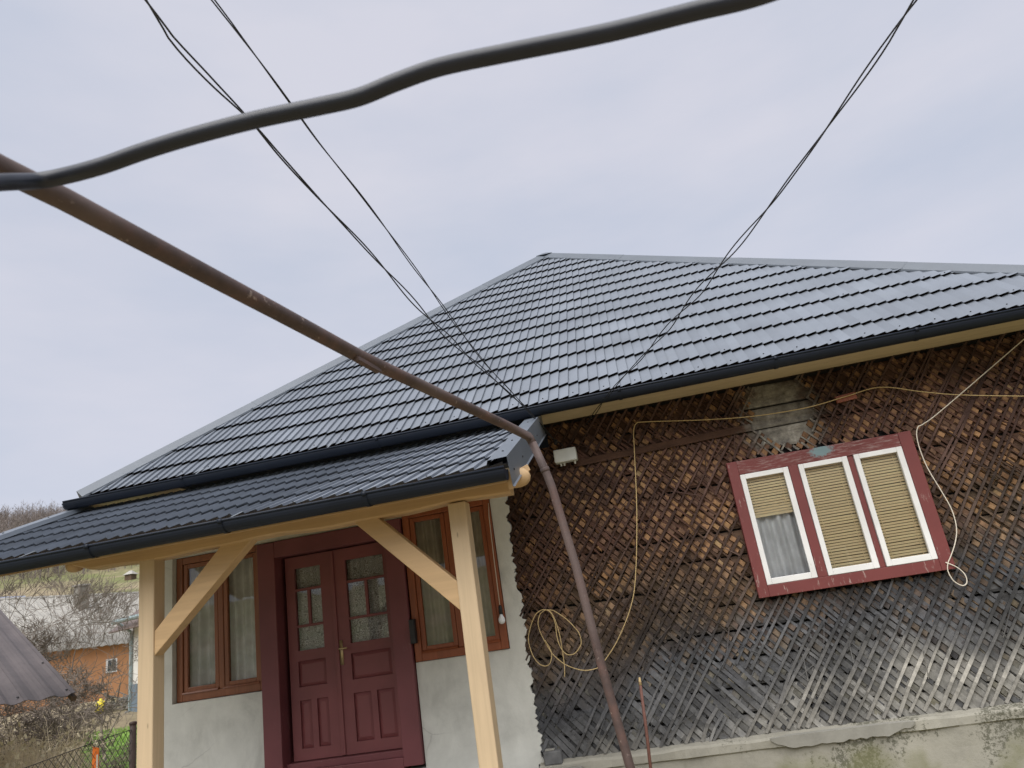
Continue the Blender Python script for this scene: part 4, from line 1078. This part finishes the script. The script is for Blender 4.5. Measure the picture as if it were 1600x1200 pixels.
# houses
def gable_house(name, label, A, ud, depth, wall_h, length, over, rise, m_wall, m_roof, base_z, corr=True, winds=(), chim=None, plinth=None, gut_mat=None, vdir=None):
    """A: front-right foot corner; ud: along the front wall (leftwards); depth goes back"""
    t = thing(name, label, 'house', A)
    vd = vdir or Vector((ud.y, -ud.x, 0));
    if vd.dot(Vector((A.x, A.y+6.5, 0))) < 0: vd = -vd
    Z = Vector((0, 0, 1)); O = Vector((0, 0, 0))
    m = MB(); c = [O, ud*length, ud*length+vd*depth, vd*depth]
    m.add([p-Z*.8 for p in c]+[p+Z*wall_h for p in c]+[vd*depth/2+Z*(wall_h+rise-.1), ud*length+vd*depth/2+Z*(wall_h+rise-.1)], [(0,1,5,4),(1,2,6,9,5),(2,3,7,6),(3,0,4,8,7),(0,3,2,1)])
    m.build('wall', m_wall, t)
    rf = None
    for sd_ in (0, 1):
        m = MB(); n = int(length/.09) if corr else 2; rows = []
        e0 = (O if sd_ == 0 else vd*depth); dirn = (vd*depth/2+Z*rise) if sd_ == 0 else (-vd*depth/2+Z*rise)
        s0 = -over/(depth/2); nn = ud.cross(dirn).normalized(); nn = nn if nn.z > 0 else -nn
        for i in range(n+1):
            x = -over+(length+2*over)*i/n; hgt = (.025*math.sin(i*math.pi/2+.3) if corr else 0)+.03
            rows.append((e0+ud*x+Z*wall_h+dirn*s0+nn*hgt, e0+ud*x+Z*wall_h+dirn*1.0+nn*hgt))
        for i in range(n): m.add([rows[i][0], rows[i+1][0], rows[i+1][1], rows[i][1]], [(0,1,2,3)])
        o = m.build('roof', m_roof, t, True); so = o.modifiers.new('thick', 'SOLIDIFY'); so.thickness = .04; so.offset = -1
        rf = rf or o
    m = MB(); m.tube([vd*depth/2+Z*(wall_h+rise+.05)-ud*over, vd*depth/2+Z*(wall_h+rise+.05)+ud*(length+over)], .09, 8); m.build('ridge', m_roof, t)
    if chim:
        s_, dd_, w_, hh, cm = chim; p_ = ud*s_+vd*dd_; z0 = wall_h+rise*dd_/(depth/2)-.3
        m = MB(); m.bar(p_+Z*z0, p_+Z*(z0+.3+hh), w_, w_, vd); o = m.build('chimney', cm, rf)
        m = MB(); m.bar(p_+Z*(z0+.3+hh), p_+Z*(z0+.38+hh), w_+.12, w_+.12, vd); m.build('chimney_cap', M_eternit, rf)
    for (s_, z_, w_, h_) in winds:
        m = MB(); p_ = ud*s_+Z*z_-vd*.02
        m.bar(p_-ud*(w_/2+.05), p_+ud*(w_/2+.05), .05, h_+.1); o = m.build('window', M_white, t)
        for q in (-1, 1):
            m = MB(); pp = p_-vd*.028+ud*q*w_/4; m.bar(pp-ud*(w_/4-.02), pp+ud*(w_/4-.02), .01, h_-.02); m.build('pane', simple('far_glass', (0.06, .075, .09), .1, .1), o)
    if plinth:
        m = MB(); q = [p-(ud+vd)*.0 for p in c]; cc = vd*depth/2+ud*length/2
        q = [cc+(p-cc)*1.012 for p in c]; m.add([p-Z*.8 for p in q]+[p+Z*plinth[0] for p in q], [(0,1,5,4),(1,2,6,5),(2,3,7,6),(3,0,4,7),(4,5,6,7)]); m.build('plinth', plinth[1], t)
    if gut_mat:
        m = MB(); m.tube([Z*(wall_h-.05)-ud*.1-vd*(over+.05), Z*(wall_h-.05)+ud*(length+.1)-vd*(over+.05)], .07, 8); m.build('gutter', gut_mat, t)
        m = MB(); m.tube([Z*(wall_h-.05)-vd*(over), Z*(wall_h-.4)-vd*.06+ud*.03, -vd*.06+ud*.03], .05, 8); m.build('downpipe', gut_mat, t)
    return t
ZE = 3.35
hA = onZ(203, 999, ZE); hB = onZ(110, 1009, ZE); udo = (hB-hA); udo.z = 0; udo.normalize()
bz = hz(hA.x, hA.y)
print('orange house', hA, hB, 'ground', bz, (hA-CAM).length)
dch = 2.2
hA = hA-udo*4.0; bz = hz(hA.x, hA.y)
def px_of(p):
    d = p-CAM; q = d.dot(_f); return 800+FPX*d.dot(RIGHT)/q, 600-FPX*d.dot(UP)/q
vdo = Vector((udo.y, -udo.x, 0)); vdo = vdo if vdo.y > 0 else -vdo
cs = min((abs(px_of(Vector((hA.x, hA.y, ZE+1.9))+udo*(q*.1)+vdo*2.9)[0]-127), q*.1) for q in range(10, 110))[1]
ws = min((abs(px_of(Vector((hA.x, hA.y, 2.2))+udo*(q*.1))[0]-175), q*.1) for q in range(10, 110))[1]
print('chimney', cs, ws)
gable_house('orange_house', 'orange rendered house with a long pale corrugated roof and a small window', Vector((hA.x, hA.y, bz)), udo, 8.0, ZE-bz, 15.0, .35, 2.55, M_orange, M_eternit, bz, True, ((ws, 1.45, .42, .5), (ws+4.5, 1.35, .8, .9)), (cs, 2.9, .5, 1.1, simple('old_chimney', lin(120, 116, 108), .9, .25)))
wc = atD(206, 1060, 26.5); wz = hz(wc.x, wc.y)
uw = Vector((-_r.x, -_r.y, 0)).normalized(); uw = Matrix.Rotation(R_(-35), 3, 'Z') @ uw
gable_house('white_house', 'white rendered house with a grey-blue plinth and brown roof beside the orange house', Vector((wc.x, wc.y, wz)), -uw, 7.0, 3.1-wz+.25, 8.0, .5, 2.4, simple('white_render', lin(224, 222, 214), .9, .06), simple('brown_tin_roof', lin(128, 112, 106), .6, .2), wz, False, ((2.2, 1.6, 1.0, 1.2),), None, (.75, simple('bluegrey_plinth', lin(108, 122, 132), .9, .1)), simple('teal_gutter', lin(140, 156, 158), .5, .1))
bc = atD(92, 950, 52); bz2 = hz(bc.x, bc.y)
gable_house('blue_roof_house', 'distant house with a pale blue-grey roof behind the orange house', Vector((bc.x, bc.y, bz2)), udo, 9.0, max(2.5, bc.z-bz2-.4), 12.0, .4, 1.6, simple('cream_render', lin(206, 196, 178), .9, .08), simple('bluegrey_roof', lin(150, 156, 172), .7, .1), bz2, False, ((2, 1.4, 1.0, 1.1),))
# hay hut on the slope
def on_terrain(x, y, r0=40, r1=390):
    d = ray(x, y); h = math.hypot(d.x, d.y); r = r0
    while r < r1:
        p_ = CAM+d*(r/h)
        if p_.z < hz(p_.x, p_.y): return p_
        r += 0.5
    return CAM+d*(r1/h)
hp_ = on_terrain(204, 906); print('hut', hp_, (hp_-CAM).length)
hs = (hp_-CAM).length/1110*12
ht = thing('hay_hut', 'tiny grey hut with a pale roof alone on the green slope', 'hut', (hp_.x, hp_.y, hz(hp_.x, hp_.y)))
m = MB(); m.box(-hs*.42, hs*.42, -hs*.42, hs*.42, -.6, hs*.6); m.build('wall', M_darkwood, ht)
m = MB(); a = hs*.58; m.add([(-a,-a,hs*.55),(a,-a,hs*.55),(a,a,hs*.55),(-a,a,hs*.55),(-a*.3,0,hs*1.0),(a*.3,0,hs*1.0)], [(0,1,5,4),(1,2,5),(2,3,4,5),(3,0,4),(3,2,1,0)]); m.build('roof', M_eternit, ht)
gable_house('timber_barn', 'weathered timber barn with a pale corrugated roof across the yard', Vector((9.5, -19.5, 0)), Vector((-1, 0, 0)), 7.0, 3.6, 13.0, .5, 3.2, simple('barn_boards', lin(120, 104, 88), .9, .3, 3), M_eternit, 0, True, ((4, 1.6, 1.0, 1.1), (9, 1.6, 1.0, 1.1)), None, None, None)
# ---- little things in the neighbouring yard
yc = on_terrain(157, 1117, 8); yc.z = hz(yc.x, yc.y); print('yellow', yc, (yc-CAM).length)
yt = thing('yellow_can', 'small yellow plastic can by the heap in front of the orange house', 'can', (yc.x, yc.y, yc.z))
m = MB(); m.lathe((0, 0, 0), (0, 0, 1), [(0, .12), (.02, .14), (.28, .14), (.34, .10), (.37, .04), (.42, .04)], 12); m.build('body', simple('yellow_plastic', lin(226, 206, 40), .45, .1), yt, True)
m = MB(); m.tube(spline([(.12, 0, .28), (.2, 0, .3), (.22, 0, .18), (.13, 0, .1)], 5), .015, 6); m.build('handle', M_black, yt, True)
m = MB(); hc = on_terrain(200, 1108, 8)
for i in range(110):
    a_ = rnd.uniform(0, 6.28); r_ = abs(rnd.gauss(0, .8)); x_, y_ = hc.x+r_*math.cos(a_), hc.y+r_*math.sin(a_)*.6; zz = hz(x_, y_)+max(0, .32*(1-r_/2.0))*rnd.random()
    s_ = rnd.uniform(.04, .13)
    if i % 3: m.lathe((x_, y_, zz-.03), (rnd.uniform(-.4,.4), rnd.uniform(-.4,.4), 1), [(0, s_*.7), (s_*.3, s_), (s_*.8, s_*.6), (s_, s_*.1)], 6)
    else:
        d_ = Vector((rnd.uniform(-1, 1), rnd.uniform(-1, 1), rnd.uniform(-.1, .6))).normalized()*rnd.uniform(.4, 1.1); m.tube([Vector((x_, y_, zz)), Vector((x_, y_, zz))+d_], .018, 4)
o = m.build('rubble_heap', simple('heap_grey', lin(118, 116, 110), .95, .3, 3), None, kind='stuff'); o['label'] = 'grey heap of stones and sticks by the orange house wall'; o['category'] = 'heap'
# lawn sheet and blades behind the fence
m = MB(); nx_, ny_ = 26, 26; la = gpt(112, 10.2); lb = gpt(330, 10.2); lc = gpt(330, 22.5); ld = gpt(118, 21.0)
for j in range(ny_+1):
    for i in range(nx_+1):
        p_ = la.lerp(lb, i/nx_).lerp(ld.lerp(lc, i/nx_), j/ny_)
        if i in (0, nx_) or j in (0, ny_): p_ = p_+Vector((rnd.gauss(0, .15), rnd.gauss(0, .15), 0))
        m.v.append((p_.x, p_.y, hz(p_.x, p_.y)+.03 if 0 < i < nx_ and 0 < j < ny_ else hz(p_.x, p_.y)-.04))
for j in range(ny_):
    for i in range(nx_): a_ = j*(nx_+1)+i; m.f.append((a_, a_+1, a_+nx_+2, a_+nx_+1))
m.build('lawn', simple('lawn_green', lin(116, 142, 66), .9, .25, 1.2, bump=.4, bscale=20), None, True, kind='structure')
m = MB()
for i in range(16000):
    px = rnd.uniform(114, 330); p_ = gpt(px, rnd.uniform(10, 22.5))
    zz = hz(p_.x, p_.y)+.03; hgt = rnd.uniform(.03, .09); a_ = rnd.uniform(0, 6.28); wv = Vector((math.cos(a_), math.sin(a_), 0))*.012
    ln = Vector((rnd.gauss(0, .02), rnd.gauss(0, .02), hgt)); b_ = Vector((p_.x, p_.y, zz-.005))
    m.add([b_-wv, b_+wv, b_+ln], [(0,1,2)])
o = m.build('lawn_grass', M_grass, None, kind='stuff'); o['label'] = 'fresh green grass of the lawn behind the wire fence'; o['category'] = 'grass'

# ------------------------------------------------------------------ bare trees and brush
def grow(mb_tr, mb_br, p, d, length, rad, depth, rg, spread=.55, up=.12, trunk_depth=1, lvl=0, kids=(2, 4), gnarl=.22):
    n = 4 if depth > 1 else 3; pts = [p]; rr = [rad]; q = p; dd = d.copy(); seg = length/n
    for i in range(n):
        dd = (dd+Vector((rg.gauss(0, gnarl), rg.gauss(0, gnarl), rg.gauss(0, gnarl)*.6+up*.5))).normalized()
        q = q+dd*seg; pts.append(q); rr.append(max(.0042, rad*(1-.55*(i+1)/n)))
    (mb_tr if lvl < trunk_depth else mb_br).tube(pts, rr, 6 if lvl < trunk_depth else (4 if depth > 2 else 3), False)
    if depth <= 0: return
    kk = rg.randint(*kids)
    for j in range(kk):
        t = rg.uniform(.35, 1.0) if j else 1.0; idx = max(1, min(n, int(t*n+.5)))
        nd = (dd+Vector((rg.gauss(0, spread), rg.gauss(0, spread), rg.gauss(0, spread*.7)+up))).normalized()
        grow(mb_tr, mb_br, pts[idx], nd, length*rg.uniform(.55, .82), rr[idx]*rg.uniform(.55, .75), depth-1, rg, spread, up, trunk_depth, lvl+1, kids, gnarl)
def bare_tree(name, label, base, height, rad, depth, seed, lean=(0, 0), kids=(2, 4), spread=.55, up=.12, group=None, gnarl=.22):
    rg = random.Random(seed); t = thing(name, label, 'tree', base, group); a, b = MB(), MB()
    grow(a, b, Vector((0, 0, -.15)), Vector((lean[0], lean[1], 1)).normalized(), height*.38, rad, depth, rg, spread, up, 1, 0, kids, gnarl)
    a.build('trunk', M_bark, t, True); b.build('crown', M_twig, t, True); return t
GT = 'bare trees beyond the porch'
bare_tree('bare_tree', 'bare fruit tree with tangled twigs before the orange wall', gpt(108, 13.0), 3.1, .024, 7, 11, (-.25, .0), (3, 5), .8, .02, GT)
bare_tree('bare_tree', 'bare tree with a pale leaning trunk behind the corrugated shed', gpt(30, 15.5), 4.6, .06, 7, 5, (.15, 0), (3, 4), .6, .10, GT)
bare_tree('bare_tree', 'tallest bare tree, standing on the far side of the corrugated shed', gpt(-100, 19.0), 5.8, .09, 6, 23, (.05, 0), (3, 4), .5, .10, GT)
bare_tree('bare_tree', 'slim bare tree rising against the wooded hill beside the main eave', gpt(70, 24.0), 4.3, .05, 6, 31, (.02, 0), (3, 4), .5, .14, GT)
bare_tree('bare_tree', 'thin crooked bare tree close to the white house', gpt(168, 17.5), 2.8, .035, 5, 52, (-.2, 0), (2, 4), .7, .06, GT)
bare_tree('bare_shrub', 'dense thin-stemmed bare shrub between the shed and the orange wall', gpt(72, 12.2), 2.7, .022, 7, 61, (.1, .1), (3, 4), .8, .05, GT, .26)
bare_tree('bare_shrub', 'bare shrub with arching stems beside the fence post', gpt(135, 14.0), 2.1, .018, 6, 72, (-.3, .1), (3, 4), .8, .03, GT, .26)
# dry brush
m = MB(); ml = MB()
for i in range(1300):
    px = rnd.uniform(-60, 104); D = rnd.uniform(8.8, 13.5); b_ = gpt(px, D); b_ = b_+Vector((rnd.gauss(0, .12), rnd.gauss(0, .12), 0))
    hgt = rnd.uniform(.5, 1.35)*(1.0 if px < 100 else .6); d_ = Vector((rnd.gauss(0, .3), rnd.gauss(0, .3), 1)).normalized()
    p1_ = b_+d_*hgt*.5; p2_ = p1_+(d_+Vector((rnd.gauss(0, .35), rnd.gauss(0, .35), 0))).normalized()*hgt*.5
    m.tube([b_, p1_, p2_], [.006, .0045, .002], 3, False)
    for q in range(3):
        s_ = p1_.lerp(p2_, rnd.random()); e_ = s_+Vector((rnd.gauss(0, .12), rnd.gauss(0, .12), rnd.uniform(-.05, .16))); m.tube([s_, e_], [.003, .0015], 3, False)
    if rnd.random() < .7:
        for q in range(2):
            s_ = b_.lerp(p2_, rnd.uniform(.45, 1)); a1 = Vector((rnd.gauss(0,1), rnd.gauss(0,1), rnd.gauss(0,1))).normalized()*.032; a2 = Vector((rnd.gauss(0,1), rnd.gauss(0,1), rnd.gauss(0,1))).normalized()*.024
            ml.add([s_-a1, s_+a2, s_+a1, s_-a2], [(0,1,2,3)])
o = m.build('dry_brush', M_dry, None, kind='stuff'); o['label'] = 'tangle of dry brown stems along the wire fence'; o['category'] = 'brush'
o = ml.build('dry_leaves', M_leaf, None, kind='stuff'); o['label'] = 'pale dry leaves clinging to the brush by the fence'; o['category'] = 'leaves'
# hillside wood and scattered shrubs
m = MB(); rg = random.Random(3)
base_dir = math.atan2(gpt(100, 50).x, gpt(100, 50).y+6.5)
def forest_tree(p_, hh):
    m.tube([p_-Vector((0,0,.5)), p_+Vector((rg.gauss(0, .3), rg.gauss(0, .3), hh*.9))], [hh*.016, hh*.004], 3, False)
    for q in range(11):
        t = rg.uniform(.25, .95); s_ = p_+Vector((0, 0, hh*t)); a_ = rg.uniform(0, 6.28); l_ = hh*rg.uniform(.16, .36)*(1.15-t*.7)
        e_ = s_+Vector((math.cos(a_)*l_, math.sin(a_)*l_, l_*rg.uniform(.5, 1.3))); w_ = hh*.006
        m.add([s_+Vector((0,0,-w_)), e_+Vector((0,0,0)), s_+Vector((0,0,w_))], [(0,1,2)]); sd = Vector((-math.sin(a_), math.cos(a_), 0))*w_
        m.add([s_-sd, s_+sd, e_], [(0,1,2)])
        for z_ in range(2):
            m_ = s_.lerp(e_, rg.uniform(.4, .9)); e2 = m_+Vector((rg.gauss(0, l_*.3), rg.gauss(0, l_*.3), l_*.5)); m.add([m_-sd*.7, m_+sd*.7, e2], [(0,1,2)])
for i in range(5200):
    vis = i < 4300
    an = base_dir+(rg.uniform(-.26, .22) if vis else rg.uniform(-3.14, 3.14)); r_ = rg.uniform(195, 385)
    x_, y_ = math.sin(an)*r_, -6.5+math.cos(an)*r_; forest_tree(Vector((x_, y_, hz(x_, y_))), rg.uniform(6, 11))
for i in range(160):
    an = base_dir+rg.uniform(-.3, .25); r_ = rg.uniform(70, 195)
    x_, y_ = math.sin(an)*r_, -6.5+math.cos(an)*r_; forest_tree(Vector((x_, y_, hz(x_, y_))), rg.uniform(1.2, 3.5))
o = m.build('hillside_wood', M_forest, None, kind='stuff'); o['label'] = 'grey leafless wood covering the hill beyond the houses'; o['category'] = 'wood'
print('TRIS', sum(len(o.data.polygons) for o in bpy.data.objects if o.type == 'MESH'))
